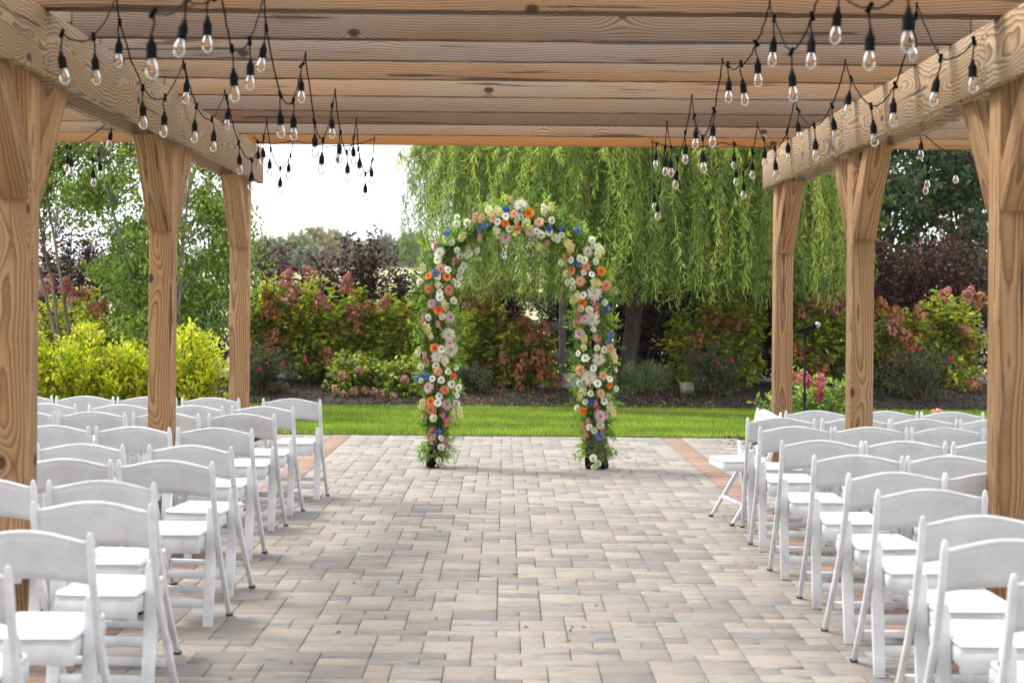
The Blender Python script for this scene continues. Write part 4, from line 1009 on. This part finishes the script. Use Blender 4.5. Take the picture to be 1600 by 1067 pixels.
# purple ninebarks: arching dark wands
NB = [
 (-5.1, 23.0, 0.6, 1.9, 70, 'dark ninebark behind the right birch tree'),
 (-3.95, 23.6, 0.62, 2.35, 60, 'dark purple ninebark rising behind the left hydrangeas near the third left post'),
 (-2.35, 23.5, 0.85, 2.45, 120, 'largest dark red-purple ninebark arching against the pale sky left of the arch'),
 (-3.05, 23.7, 0.6, 2.05, 70, 'dark ninebark between the left hydrangeas and the largest ninebark'),
 (-1.35, 23.6, 0.7, 1.95, 90, 'dark ninebark directly behind the left leg of the arch'),
 (-0.15, 23.4, 0.5, 1.60, 70, 'dark purple ninebark seen through the arch before the rail fence'),
 (2.1, 23.7, 0.55, 1.75, 80, 'dark ninebark directly behind the willow trunk'),
 (2.95, 23.4, 0.75, 1.85, 100, 'dark ninebark in the shade right of the willow trunk'),
 (4.0, 23.6, 0.6, 1.75, 70, 'dark ninebark behind the hydrangea left of the far right post'),
 (4.95, 23.4, 0.7, 2.2, 110, 'dark ninebark behind the microphone'),
 (6.1, 23.3, 0.8, 2.45, 140, 'tall dark ninebark just right of the middle right post'),
 (7.25, 23.3, 0.85, 2.65, 140, 'tallest dark ninebark between the right posts, rightmost'),
 (-6.9, 22.6, 0.95, 2.6, 130, 'dark purple ninebark behind the yellow hedge at far left'),
 (-6.0, 23.2, 0.6, 1.7, 60, 'low dark ninebark below the birch tree'),
]
for x, y, rx, h, ns, lab in NB:
    shrub('ninebark', lab, 'shrub', x, y, rx * 1.25, rx * 0.6, h * 1.05, int(ns * 1.5), 46, 0.078, 0.052, PU, blooms=(), group='dark purple ninebarks', inner=0.3, droop=0.05, jit=0.3)

# roses and low plants
for x, y, rx, h, lab, bs in [
 (3.15, 21.6, 0.62, 0.92, 'dark green rose bush with hot pink blooms right of the willow trunk', [b for b in ROSEB if 2 < b[1] < 4.2]),
 (-3.7, 21.7, 0.50, 0.80, 'dark green rose bush with two hot pink blooms below the left hydrangeas', [b for b in ROSEB if b[1] < 0]),
 (-0.55, 21.7, 0.38, 0.48, 'small dark bush beside the foot of the left arch leg', []),
 (6.3, 21.6, 0.72, 0.95, 'broad dark green rose bush with red blooms between the right posts', [b for b in ROSEB if b[1] > 4.2]),
 (5.4, 21.7, 0.40, 0.55, 'small dark green bush just right of the middle right post', [])]:
    shrub('rose_bush', lab, 'rose bush', x, y, rx, rx * 0.7, h, 80, 34, 0.042, 0.026, DG, blooms=bs, group='dark rose bushes')
shrub('sage_clump', 'pale sage-green feathery clump at the foot of the willow', 'plant', 2.17, 21.9, 0.50, 0.4, 0.50, 160, 40, 0.05, 0.007, [(0.32, 0.40, 0.17), (0.44, 0.50, 0.25), (0.22, 0.30, 0.12)], droop=-0.6, inner=0.15)
shrub('sage_clump', 'small feathery green clump beside the right leg of the arch', 'plant', 1.52, 22.0, 0.30, 0.3, 0.62, 90, 36, 0.05, 0.008, [(0.26, 0.38, 0.09), (0.38, 0.50, 0.12)], droop=-0.4, inner=0.15)

# yellow hedge beyond the left chairs
HG = [(0.50, 0.56, 0.018), (0.64, 0.64, 0.03), (0.30, 0.42, 0.02), (0.72, 0.55, 0.05)]
for x, h, lab in [(-5.75, 1.16, 'yellow-green privet shrub beyond the left chairs, leftmost, partly behind the near post'),
                  (-5.15, 1.22, 'yellow-green privet shrub beyond the left chairs, second from the left end'),
                  (-4.55, 1.26, 'yellow-green privet shrub beyond the left chairs, left of the middle left post'),
                  (-3.98, 1.12, 'yellow-green privet shrub hidden partly by the middle left post'),
                  (-3.36, 1.25, 'yellow-green privet shrub between the middle and far left posts')]:
    shrub('privet_shrub', lab, 'shrub', x, 15.1, 0.44, 0.40, h, 200, 50, 0.062, 0.030, HG, [.42, .22, .28, .08], z0=0.01, group='yellow-green privets in a row', inner=0.2, droop=-0.5, jit=0.16)
shrub('weigela', 'shrub with deep pink flower sprays beyond the right chairs', 'shrub', 3.02, 13.9, 0.60, 0.55, 0.86, 90, 30, 0.085, 0.032, [(0.18, 0.29, 0.04), (0.30, 0.42, 0.07), (0.10, 0.18, 0.03)], z0=0.01, blooms=[(k, bx, bz) for k, bx, bz in WEIG], droop=0.0)
shrub('rose_seedling', 'tiny rose with one pale pink bloom poking above the right chairs', 'plant', 4.05, 13.4, 0.10, 0.10, 0.42, 10, 14, 0.04, 0.02, DG, z0=0.01, blooms=[('s', 4.05, 0.50)])

# ------------------------------------------------------------------ trees
def branch_path(p, d, L, n=6, up=0.0, wob=0.12):
    pts = [np.array(p, float)]; d = unit(np.array(d, float))
    for k in range(n):
        d = unit(d + rng.normal(size=3) * wob + np.array([0, 0, up]))
        pts.append(pts[-1] + d * L / n)
    return np.array(pts)

def tree(name, label, x, y, z0, H, R_, trunk_r, ncl, per, L, W, cols, w=None, group=None, bark='bark', zc=0.62, zr=0.42, clr=0.55, multi=1, ymin=None, cat='tree'):
    """trunk, limbs to leaf clumps spread unevenly through the crown"""
    t = thing(name, label, cat, (x, y, z0), 0, group)
    m = MB()
    C = []
    while len(C) < ncl:
        v = rng.uniform(-1, 1, 3)
        if np.linalg.norm(v) > 1 or (np.linalg.norm(v) < 0.35): continue
        C.append(v * np.array([R_, R_ * 0.85, H * zr]) + np.array([0, 0, H * zc]))
    C = np.array(C)
    tops = []
    for k in range(multi):
        a = branch_path((rng.normal() * .08 * (multi > 1), rng.normal() * .08 * (multi > 1), -0.1), (rng.normal() * .12 * multi ** .5, rng.normal() * .1, 1), H * 0.85, 9, 0.05, 0.05)
        m.tube(a, np.linspace(trunk_r, trunk_r * .2, len(a)) / multi ** 0.4, 8); tops.append(a)
    for k, c in enumerate(C):
        a = tops[k % multi]; q = a[np.clip(np.searchsorted(a[:, 2], c[2] * 0.75 - 0.3), 1, len(a) - 2)]
        mid = (q + c) / 2 + np.array([0, 0, 0.12 * np.linalg.norm(c - q)])
        m.tube([q, mid, c], [trunk_r * .22, trunk_r * .12, trunk_r * .04], 5, caps=False)
    m.build('trunk', M[bark], t, smooth=True)
    n = ncl * per
    ci = np.repeat(np.arange(ncl), per)
    cs = clr * rng.uniform(0.6, 1.3, ncl)
    # twigs inside each clump carry the leaves
    nt_ = 14
    tw = unit(rng.normal(size=(ncl, nt_, 3)) + np.array([0, 0, -0.15])) * cs[:, None, None]
    ti = rng.integers(0, nt_, n); u = rng.random(n) ** 0.6
    P = C[ci] + tw[ci, ti] * u[:, None] + rng.normal(size=(n, 3)) * 0.05
    D = rng.normal(size=(n, 3)) + np.array([0, 0, -0.7])
    col = pick(cols, n, 0.2, w) * (1 + rng.normal(size=ncl) * 0.12)[ci][:, None]
    m = MB(); leaves(m, P, D, L * rng.uniform(.7, 1.3, n), W * rng.uniform(.8, 1.2, n), col)
    m.build('crown', M['leaf'], t)
    return t

BI = [(0.25, 0.35, 0.06), (0.36, 0.45, 0.09), (0.14, 0.23, 0.04), (0.50, 0.50, 0.15)]
tree('birch_tree', 'light airy birch beyond the left posts, right one, leafing down to the hedge', -4.62, 19.6, 0, 6.4, 1.15, 0.045, 95, 360, 0.062, 0.042, BI, [.4, .3, .25, .05], 'young birches beyond the left posts', 'birchbark', zc=0.46, zr=0.42, clr=0.42, multi=3)
tree('birch_tree', 'light airy birch beyond the left posts, left one behind the near post gap', -6.15, 20.2, 0, 6.6, 1.25, 0.045, 80, 340, 0.062, 0.042, BI, [.35, .35, .2, .1], 'young birches beyond the left posts', 'birchbark', zc=0.66, zr=0.32, clr=0.44, multi=3)
DT = [(0.045, 0.085, 0.03), (0.07, 0.12, 0.035), (0.11, 0.16, 0.05), (0.16, 0.10, 0.05)]
tree('maple_tree', 'dark green tree behind the right ninebarks, left of two', 7.6, 28.5, 0, 7.5, 2.0, 0.14, 90, 260, 0.12, 0.08, DT, [.34, .36, .2, .1], 'dark trees behind the fence', zc=0.52, zr=0.46, clr=0.62)
tree('maple_tree', 'dark green tree behind the right ninebarks, rightmost at the near post', 10.4, 29.5, 0, 8.0, 2.2, 0.15, 90, 240, 0.12, 0.08, DT, [.3, .3, .2, .2], 'dark trees behind the fence', zc=0.52, zr=0.46, clr=0.65)
tree('maple_tree', 'dark tree filling the view behind the willow trunk', 4.6, 30.5, 0, 7.0, 2.2, 0.14, 80, 220, 0.13, 0.085, DT, [.4, .4, .15, .05], 'dark trees behind the fence', zc=0.5, zr=0.46, clr=0.7)

for x, y, h, lab in ((-0.35, 26.6, 2.7, 'dark evergreen bush behind the fence left of the arch opening'), (1.3, 26.9, 2.9, 'dark evergreen bush behind the fence in the middle of the arch opening'), (3.6, 26.4, 2.7, 'dark evergreen bush behind the fence just right of the willow trunk'), (5.6, 26.6, 2.6, 'dark evergreen bush behind the fence beyond the microphone')):
    shrub('evergreen_bush', lab, 'shrub', x, y, 1.15, 0.6, h, 120, 60, 0.10, 0.06, DG, z0=0.1, group='dark bushes behind the fence')

# weeping willow
WX, WY = 1.98, 22.3
wil = thing('weeping_willow', 'weeping willow with long hanging strands behind the floral arch', 'tree', (WX, WY, 0.2))
m = MB()
tr = np.array([(-0.10, 0, -0.15), (-0.05, 0, 0.4), (0.02, 0, 1.0), (0.05, 0, 1.45), (0.0, 0, 1.8)])
m.tube(tr, [0.21, 0.14, 0.125, 0.14, 0.13], 12)
limbs = []
for k in range(17):
    a = k / 17 * 2 * math.pi + rng.normal() * .15
    d = np.array([math.cos(a), math.sin(a) * .8, 1.0 + rng.random() * 1.2])
    st = np.array([0.02, 0, 1.35 + 0.4 * rng.random()])
    p1 = branch_path(st, d, 2.3 + rng.random() * .6, 6, 0.02, 0.1)
    p2 = branch_path(p1[-1], np.array([math.cos(a), math.sin(a), 0.15]), 0.8 + rng.random() * .5, 5, -0.25, 0.1)
    pp = np.vstack([p1, p2[1:]]); limbs.append(pp)
    m.tube(pp, np.linspace(0.085, 0.012, len(pp)), 7)
m.build('trunk', M['bark'], wil, smooth=True)
NS = 2900
ang = rng.random(NS) * 2 * math.pi
rad = np.sqrt(rng.random(NS)) * 3.1
# strands gather into hanging swags
nb = 110; ba = rng.random(nb) * 2 * math.pi; br = np.sqrt(rng.random(nb)) * 2.9
bi = rng.integers(0, nb, NS); use = rng.random(NS) < 0.5
sx = np.where(use, br[bi] * np.cos(ba[bi]) + rng.normal(size=NS) * 0.24, rad * np.cos(ang))
sy = np.where(use, br[bi] * np.sin(ba[bi]) * .8 + rng.normal(size=NS) * 0.22, rad * np.sin(ang) * .8)
rr = np.hypot(sx, sy / .8)
stz = 5.7 - 0.19 * rr ** 2 + rng.normal(size=NS) * 0.25
endz = 1.40 + rng.random(NS) ** 2.0 * 2.3 + np.where(sx < -2.5, 0.45, 0) + rng.normal(size=NS) * .08
per = 84
n = NS * per
si = np.repeat(np.arange(NS), per)
u = np.tile((np.arange(per) + .5) / per, NS) + rng.normal(size=n) * .003
ox = unit(np.stack([sx, sy], -1) + rng.normal(size=(NS, 2)) * .8)
ln = np.clip(stz - endz, 0.4, None)
out = 0.55 * (1 - (1 - u) ** 2.2)
wave = np.sin(u * 5 + si * 1.7) * 0.09 + np.sin(u * 17 + si) * .015
P = np.stack([sx[si] + ox[si, 0] * out + wave, sy[si] + ox[si, 1] * out + wave * .6, stz[si] + 0.25 * np.sin(u * math.pi * .35) * 0 - ln[si] * u ** 1.15], -1)
sd_ = rng.normal(size=(n, 3)) * 0.62
D = sd_ + np.array([0, 0, -1.0])
cst = pick([(0.31, 0.40, 0.075), (0.50, 0.57, 0.13), (0.14, 0.22, 0.04)], NS, 0.25)
col = cst[si] * (1 + rng.normal(size=(n, 1)) * .18)
m = MB(); leaves(m, P, D, rng.uniform(.09, .17, n), rng.uniform(.008, .015, n), col, N=rng.normal(size=(n, 3)), fold=0.1)
m.build('hanging_leaves', M['leaf'], wil)
m = MB()
uu = np.linspace(0, 1, 9)
for k in range(0, NS, 2):
    o_ = 0.55 * (1 - (1 - uu) ** 2.2); wv_ = np.sin(uu * 5 + k * 1.7) * .09
    m.tube(np.stack([sx[k] + ox[k, 0] * o_ + wv_, sy[k] + ox[k, 1] * o_ + wv_ * .6, stz[k] - ln[k] * uu ** 1.15], -1), np.linspace(0.004, 0.0012, 9), 3, caps=False, col=(.2, .2, .06))
m.build('hanging_twigs', M['twig'], wil)

# far hillside trees
HT = []
for k, cols in enumerate([[(0.17, 0.20, 0.10), (0.21, 0.235, 0.11)], [(0.13, 0.17, 0.11), (0.16, 0.20, 0.13)], [(0.23, 0.215, 0.10), (0.28, 0.235, 0.11)]]):
    ncl, pr = 46, 60; n = ncl * pr
    C = unit(rng.normal(size=(ncl, 3))) * rng.uniform(0.45, 1, (ncl, 1)) * np.array([4.6, 4.6, 4.0]) + np.array([0, 0, 6.0])
    P = C[np.repeat(np.arange(ncl), pr)] + rng.normal(size=(n, 3)) * 0.85
    cr_ = MB(); leaves(cr_, P, rng.normal(size=(n, 3)), rng.uniform(1.0, 1.9, n), rng.uniform(.8, 1.3, n), pick(cols, n, .12))
    tk = MB(); tk.tube([(0, 0, -1), (0, 0, 3), (0.2, 0, 6)], [0.5, 0.35, .15], 7)
    HT.append((cr_.mesh('crown', M['leaf']), tk.mesh('trunk', M['bark'])))
def far_tree(x, y, s, k):
    t = thing('hillside_tree', 'rounded tree on the pale hillside beyond the fence', 'tree', (x, y, float(hills(x, y))), rng.uniform(0, 6), 'trees on the far hillside')
    inst('crown', HT[k][0], t, sc=s); inst('trunk', HT[k][1], t, sc=s)
for k in range(48):
    y = rng.uniform(330, 450); px = rng.uniform(370, 690)
    far_tree(px_ := (px - 790) / 2222 * y, y, rng.uniform(0.5, 0.9), rng.choice(3, p=[.4, .35, .25]))
for px, y, s, k in [(470, 205, .55, 0), (495, 230, .6, 2), (425, 190, .5, 0), (600, 240, .5, 1), (640, 250, .6, 0), (520, 260, .6, 1), (570, 215, .42, 0)]:
    far_tree((px - 790) / 2222 * y, y, s, k)
# the wood that closes the horizon elsewhere
m = MB(); nC = 520
cx = rng.uniform(-260, 300, nC); cy = rng.uniform(455, 540, nC)
keep = rng.random(nC) < 1.0
pr = 26; n = nC * pr
cz = hills(cx, cy) + rng.uniform(2, 5, nC)
C = np.stack([cx, cy, cz], -1)
P = C[np.repeat(np.arange(nC), pr)] + rng.normal(size=(n, 3)) * np.array([3.0, 3.0, 2.2])
leaves(m, P, rng.normal(size=(n, 3)), rng.uniform(2.5, 4.5, n), rng.uniform(2, 3.2, n), pick([(0.15, 0.19, 0.12), (0.20, 0.22, 0.12), (0.12, 0.16, 0.12)], n, .12))
tag(m.build('distant_wood', M['leaf']), 'distant wood closing the horizon on the hill', 'wood', kind='stuff')
# ------------------------------------------------------------------ floral arch
AY = 13.1
arch = thing('floral_arch', 'wedding arch covered in white, orange, peach and blue flowers', 'floral arch', (0.12, AY, 0.0))
AP = np.array([(-0.63, 0.02), (-0.62, 0.4), (-0.615, 0.9), (-0.625, 1.4), (-0.60, 1.75), (-0.56, 1.93), (-0.45, 2.08), (-0.30, 2.18), (-0.08, 2.255), (0.14, 2.28), (0.36, 2.255), (0.55, 2.16), (0.68, 2.03), (0.75, 1.87), (0.79, 1.65), (0.80, 1.3), (0.82, 0.9), (0.84, 0.4), (0.855, 0.02)])
AP[:, 0] -= 0.12
seg = np.linalg.norm(np.diff(AP, axis=0), axis=1); cum = np.concatenate([[0], np.cumsum(seg)]); LT = cum[-1]
def on_path(t):
    t = np.asarray(t) * LT
    x = np.interp(t, cum, AP[:, 0]); z = np.interp(t, cum, AP[:, 1]); return x, z
tt = np.linspace(0, 1, 60); px_, pz_ = on_path(tt)
for dy in (0.0, 0.12):
    m = MB(); m.tube(np.stack([px_, px_ * 0 + dy, pz_], -1), 0.008, 8); m.build('arch_frame', M['rubber'], arch, smooth=True)
m = MB()
for q in range(2, 58, 5): m.tube([(px_[q], 0.0, pz_[q]), (px_[q], 0.14, pz_[q])], 0.006, 6)
m.build('cross_bars', M['rubber'], arch)
for xb, zz in ((-0.80, 0), (0.67, 0), (0.80, 0)):
    m = MB(); m.lathe([(0.0, 0.21), (0.018, 0.20), (0.030, 0.15), (0.040, 0.08), (0.045, 0.04), (0.038, 0.006), (0.0, 0.004)], 14)
    o = m.build('base_weight', M['rubber'], arch, loc=(xb, -0.04, 0), smooth=True); o.rotation_euler = (0, 0.12 if xb < 0 else -0.12, 0)
# greenery: dense short leaves round the frame, feathery sprays reaching outwards
def env(t):   # radius of the greenery along the path
    return np.interp(t, [0, .03, .10, .2, .3, .36, .42, .5, .58, .64, .70, .8, .9, .97, 1], [.05, .06, .11, .155, .17, .13, .14, .19, .14, .13, .17, .155, .12, .07, .055])
n = 24000
t_ = rng.random(n); X_, Z_ = on_path(t_); rr = env(t_) * np.sqrt(rng.random(n)); a = rng.random(n) * 2 * math.pi
P = np.stack([X_ + rr * np.cos(a), 0.0 + rr * np.sin(a) * 0.85, Z_ + rng.normal(size=n) * 0.03 + np.where((t_ > .36) & (t_ < .64), rr * np.cos(a) * .7, 0)], -1)
D = np.stack([np.cos(a), np.sin(a), rng.normal(size=n) * .6 - .1], -1) + rng.normal(size=(n, 3)) * .4
G1 = [(0.09, 0.17, 0.03), (0.19, 0.32, 0.06), (0.32, 0.46, 0.09), (0.06, 0.12, 0.035)]
m = MB(); leaves(m, P, D, rng.uniform(.02, .055, n), rng.uniform(.007, .02, n), pick(G1, n, .25))
o = m.build('greenery', M['leaf'], arch); o['kind'] = 'stuff'
m = MB()
for k in range(620):     # sprays: fern, asparagus and ruscus stems
    t0 = rng.random(); x0, z0 = on_path(t0)
    side = rng.choice([-1, 1]); 
    if .36 < t0 < .64: d = np.array([rng.normal() * .5 + .4 * side, -.2 + rng.normal() * .3, abs(rng.normal()) * .9 if rng.random() < .55 else -rng.random() * .8])
    else: d = np.array([side * (.6 + .5 * rng.random()), -.25 + rng.normal() * .4, rng.normal() * .5 - .15])
    if t0 < .06 or t0 > .94: d[2] = -abs(d[2]); z0 = max(z0, .2)
    pth = branch_path((x0, 0, z0), d, env(t0) + rng.uniform(.02, .17), 5, -0.06, .12)
    if pth[:, 2].min() < .02: continue
    m.tube(pth, np.linspace(.0022, .0008, 6), 3, caps=False, col=(.08, .14, .03))
    fern = rng.random() < .62
    nn = 46 if fern else 13
    u = rng.random(nn) * .8 + .2; q = np.stack([np.interp(u, np.linspace(0, 1, 6), pth[:, c]) for c in range(3)], -1)
    dd = unit(pth[-1] - pth[0]); o_ = rng.normal(size=(nn, 3)); o_ = unit(o_ - (o_ @ dd)[:, None] * dd)
    c_ = pick([[(0.24, 0.40, 0.06), (0.34, 0.50, 0.08), (0.13, 0.25, 0.04)][rng.integers(3)]], nn, .12)
    if fern: leaves(m, q, o_ + dd * .6, rng.uniform(.02, .04, nn), .004, c_)
    else: leaves(m, q, o_ + dd * .8, rng.uniform(.04, .07, nn), rng.uniform(.016, .026, nn), c_)
o = m.build('fern_sprays', M['leaf'], arch); o['kind'] = 'stuff'
# trailing pale sprays over the feet
m = MB()
for k in range(46):
    s = rng.choice([-1, 1], p=[.4, .6]); x0 = (-0.72 if s < 0 else 0.735) + rng.normal() * .05
    pth = np.array([(x0, -.06, .42 + rng.normal() * .05), (x0 + rng.normal() * .05, -.10, .30), (x0 + rng.normal() * .08, -.12, .16), (x0 + rng.normal() * .10, -.12, .03 + rng.random() * .08)])
    m.tube(pth, .0015, 3, caps=False, col=(.3, .36, .18))
    nn = 34; u = rng.random(nn); q = np.stack([np.interp(u, np.linspace(0, 1, 4), pth[:, c]) for c in range(3)], -1)
    leaves(m, q, rng.normal(size=(nn, 3)) + (0, 0, -.6), .018, .006, pick([(.35, .42, .2), (.5, .55, .35), (.2, .3, .08)], nn, .15))
o = m.build('trailing_sprays', M['leaf'], arch); o['kind'] = 'stuff'

def petals(m, n, r0, r1, w, z0, z1, col, ph=0.0, lift=0.0, jit=0.06, tipw=0.35):
    """n petals of three stations each, from radius r0 to r1"""
    for k in range(n):
        a = 2 * math.pi * (k + ph) / n + rng.normal() * jit
        c, s = math.cos(a), math.sin(a); L = r1 * (1 + rng.normal() * .07)
        st = [(r0, z0, w * .35), (r0 + (L - r0) * .55, z0 + (z1 - z0) * .45 + lift, w), (L, z1, w * tipw)]
        v = []
        for r, z, ww in st:
            v += [(r * c - s * ww / 2, r * s + c * ww / 2, z), (r * c + s * ww / 2, r * s - c * ww / 2, z)]
        cc = np.array(col) * (1 + rng.normal() * .06)
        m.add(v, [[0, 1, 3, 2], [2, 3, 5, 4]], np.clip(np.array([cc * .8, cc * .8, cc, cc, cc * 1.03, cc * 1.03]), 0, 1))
def disc(m, r, z, col, k=10, dome=0.4):
    prof = [(r, z - r * .15), (r * .8, z + r * dome * .5), (r * .4, z + r * dome), (0.0003, z + r * dome * 1.1)]
    m.lathe(prof, k, col=col)
def cluster(m, n, R_, stretch, fs, col, c2, np_=5):
    for k in range(n):
        d = unit(rng.normal(size=3)); d[2] = abs(d[2]) * .8 + .1; d = unit(d)
        p = d * R_ * np.array([1, stretch, .7]) * rng.uniform(.35, 1.05)
        f = MB(); petals(f, np_, .001, fs, fs * .95, 0, fs * .35, col, rng.random(), fs * .1, .15, .75)
        f.lathe([(fs * .25, .001), (fs * .12, fs * .3), (.0002, fs * .32)], 5, col=c2)
        q = Vector(d).to_track_quat('Z', 'Y').to_matrix()
        V = np.concatenate(f.v) @ np.array(q).T + p; C = np.concatenate(f.c)
        for fa in f.f: pass
        off = 0
        m.v.append(V); m.c.append(C)
        for fa in f.f: m.f.append(fa + m.n); m.m.append(np.zeros(len(fa), int))
        m.n += len(V)
FM = {}
def fl(kind, fn, nv=2):
    L_ = []
    for k in range(nv):
        m = MB(); fn(m, k); L_.append(m.mesh(kind, M['petal']))
    FM[kind] = L_
WH = (0.90, 0.90, 0.89)
def f_spider(m, k):
    for n_, r1, z1, w in ((26, .058, .006, .008), (24, .050, .020, .0075), (20, .038, .030, .007), (14, .024, .036, .006)):
        petals(m, n_, .004, r1, w, .004, z1, (.76, .70, .75) if r1 > .03 else (.78, .74, .68), rng.random(), .006, .1, .5)
    disc(m, .009, .024, (.62, .60, .36))
def f_lilac(m, k):
    for n_, r1, z1 in ((22, .052, .004), (20, .042, .018), (16, .028, .028)): petals(m, n_, .004, r1, .010, .004, z1, (.70, .52, .56), rng.random(), .005, .08, .5)
    disc(m, .010, .022, (.45, .22, .16))
def f_salmon(m, k):
    c = (.78, .33, .22) if k == 0 else (.84, .50, .38)
    for n_, r1, z1 in ((20, .046, .004), (18, .038, .014), (14, .027, .022), (10, .016, .026)): petals(m, n_, .003, r1, .009, .003, z1, c, rng.random(), .005, .1, .55)
    disc(m, .007, .020, (.45, .12, .06))
def f_gerb(m, k):
    c = (.86, .25, .03) if k == 0 else (.90, .38, .12)
    for n_, r1, z1 in ((16, .042, .010), (16, .036, .016)): petals(m, n_, .010, r1, .0155, .006, z1, c, rng.random(), .003, .04, .8)
    petals(m, 14, .006, .020, .007, .010, .022, (.85, .13, .01), 0, .002)
    disc(m, .009, .014, (.55, .09, .01))
def f_daisy(m, k):
    petals(m, 10, .006, .033, .019, .004, .006, WH, 0, .004, .05, .85); petals(m, 9, .006, .028, .017, .006, .013, WH, .5, .004, .05, .85)
    disc(m, .0065, .012, (.14, .18, .02))
def f_rose(m, k):
    for n_, r1, z0, z1, w in ((6, .032, .0, .010, .036), (5, .026, .004, .022, .034), (5, .018, .008, .030, .026), (4, .010, .012, .034, .018)):
        petals(m, n_, .003, r1, w, z0, z1, (.82, .81, .76) if k == 0 else (.80, .82, .80), rng.random(), .004, .12, .7)
def f_stock(m, k): cluster(m, 22, .032, 1.4, .018, (.82, .76, .44) if k == 0 else (.82, .79, .58), (.5, .55, .15), 4)
def f_blue(m, k): cluster(m, 18, .027, 1.3, .016, (.09, .17, .58) if k == 0 else (.16, .26, .62), (.45, .5, .75), 5)
def f_snap(m, k): cluster(m, 22, .020, 2.4, .014, (.72, .28, .36) if k == 0 else (.75, .42, .42), (.78, .5, .4), 4)
def f_greens(m, k): cluster(m, 22, .022, 3.0, .007, (.55, .62, .22), (.4, .5, .1), 4)
for kd, fn in (('spider_mum', f_spider), ('lilac_mum', f_lilac), ('salmon_mum', f_salmon), ('gerbera', f_gerb), ('daisy', f_daisy), ('rose', f_rose), ('stock_blossom', f_stock), ('delphinium', f_blue), ('snapdragon', f_snap), ('bud_spray', f_greens)): fl(kd, fn)
NAME = dict(spider='spider_mum', lilac='lilac_mum', salmon='salmon_mum', gerbera='gerbera', daisy='daisy', rose='rose', stock='stock_blossom', blue='delphinium', snap='snapdragon', greens='bud_spray')
placed = []
def put_flower(kd, x, z, yj=0.0, s=1.0, y=None):
    nm = NAME[kd]; me = FM[nm][rng.integers(2)]
    t_n = np.argmin((px_ + .12 - x) ** 2 + (pz_ - z) ** 2); ox = x - (px_[t_n] + .12)
    oz = z - pz_[t_n]
    e = max(.08, env(tt[t_n])); off = min(1, math.hypot(ox, oz) / e)
    yy = -(0.10 + 0.055 * math.sqrt(max(0, 1 - off ** 2))) + rng.normal() * .012 if y is None else y
    # normal leans outwards near the edges of the garland
    nv = Vector((ox / e * .75 + rng.normal() * .22, -1.0, oz / e * .3 + .15 + rng.normal() * .22)).normalized()
    if y is not None and y > 0: nv.y = abs(nv.y)
    q = nv.to_track_quat('Z', 'Y')
    o = bpy.data.objects.new(nm, me); link(o, arch)
    o.rotation_mode = 'QUATERNION'; o.rotation_quaternion = q @ Euler((0, 0, rng.uniform(-.5, .5) if kd in ('snap', 'greens', 'stock', 'blue') else rng.uniform(0, 6))).to_quaternion()
    s *= rng.uniform(0.85, 1.25) * (1.12 if kd == 'spider' else 1.0); o.scale = (s, s, s); o.location = (x - .12, yy, z)
    placed.append((x, z))
for kd, L_ in FLOWERS.items():
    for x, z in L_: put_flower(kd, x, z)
# the same kinds fill the sides and the back, which the photograph shows only at the edges
kinds = list(NAME); wts = np.array([.06, .03, .06, .04, .28, .28, .13, .04, .06, .02]); wts /= wts.sum()
for k in range(60):
    t0 = rng.uniform(.06, .94); x0, z0 = on_path(t0); e = env(t0)
    if k % 3 == 0:
        sd2 = rng.choice([-1, 1]); xx, zz = (x0 + sd2 * e * .8, z0) if not .36 < t0 < .64 else (x0, z0 + sd2 * e * .7)
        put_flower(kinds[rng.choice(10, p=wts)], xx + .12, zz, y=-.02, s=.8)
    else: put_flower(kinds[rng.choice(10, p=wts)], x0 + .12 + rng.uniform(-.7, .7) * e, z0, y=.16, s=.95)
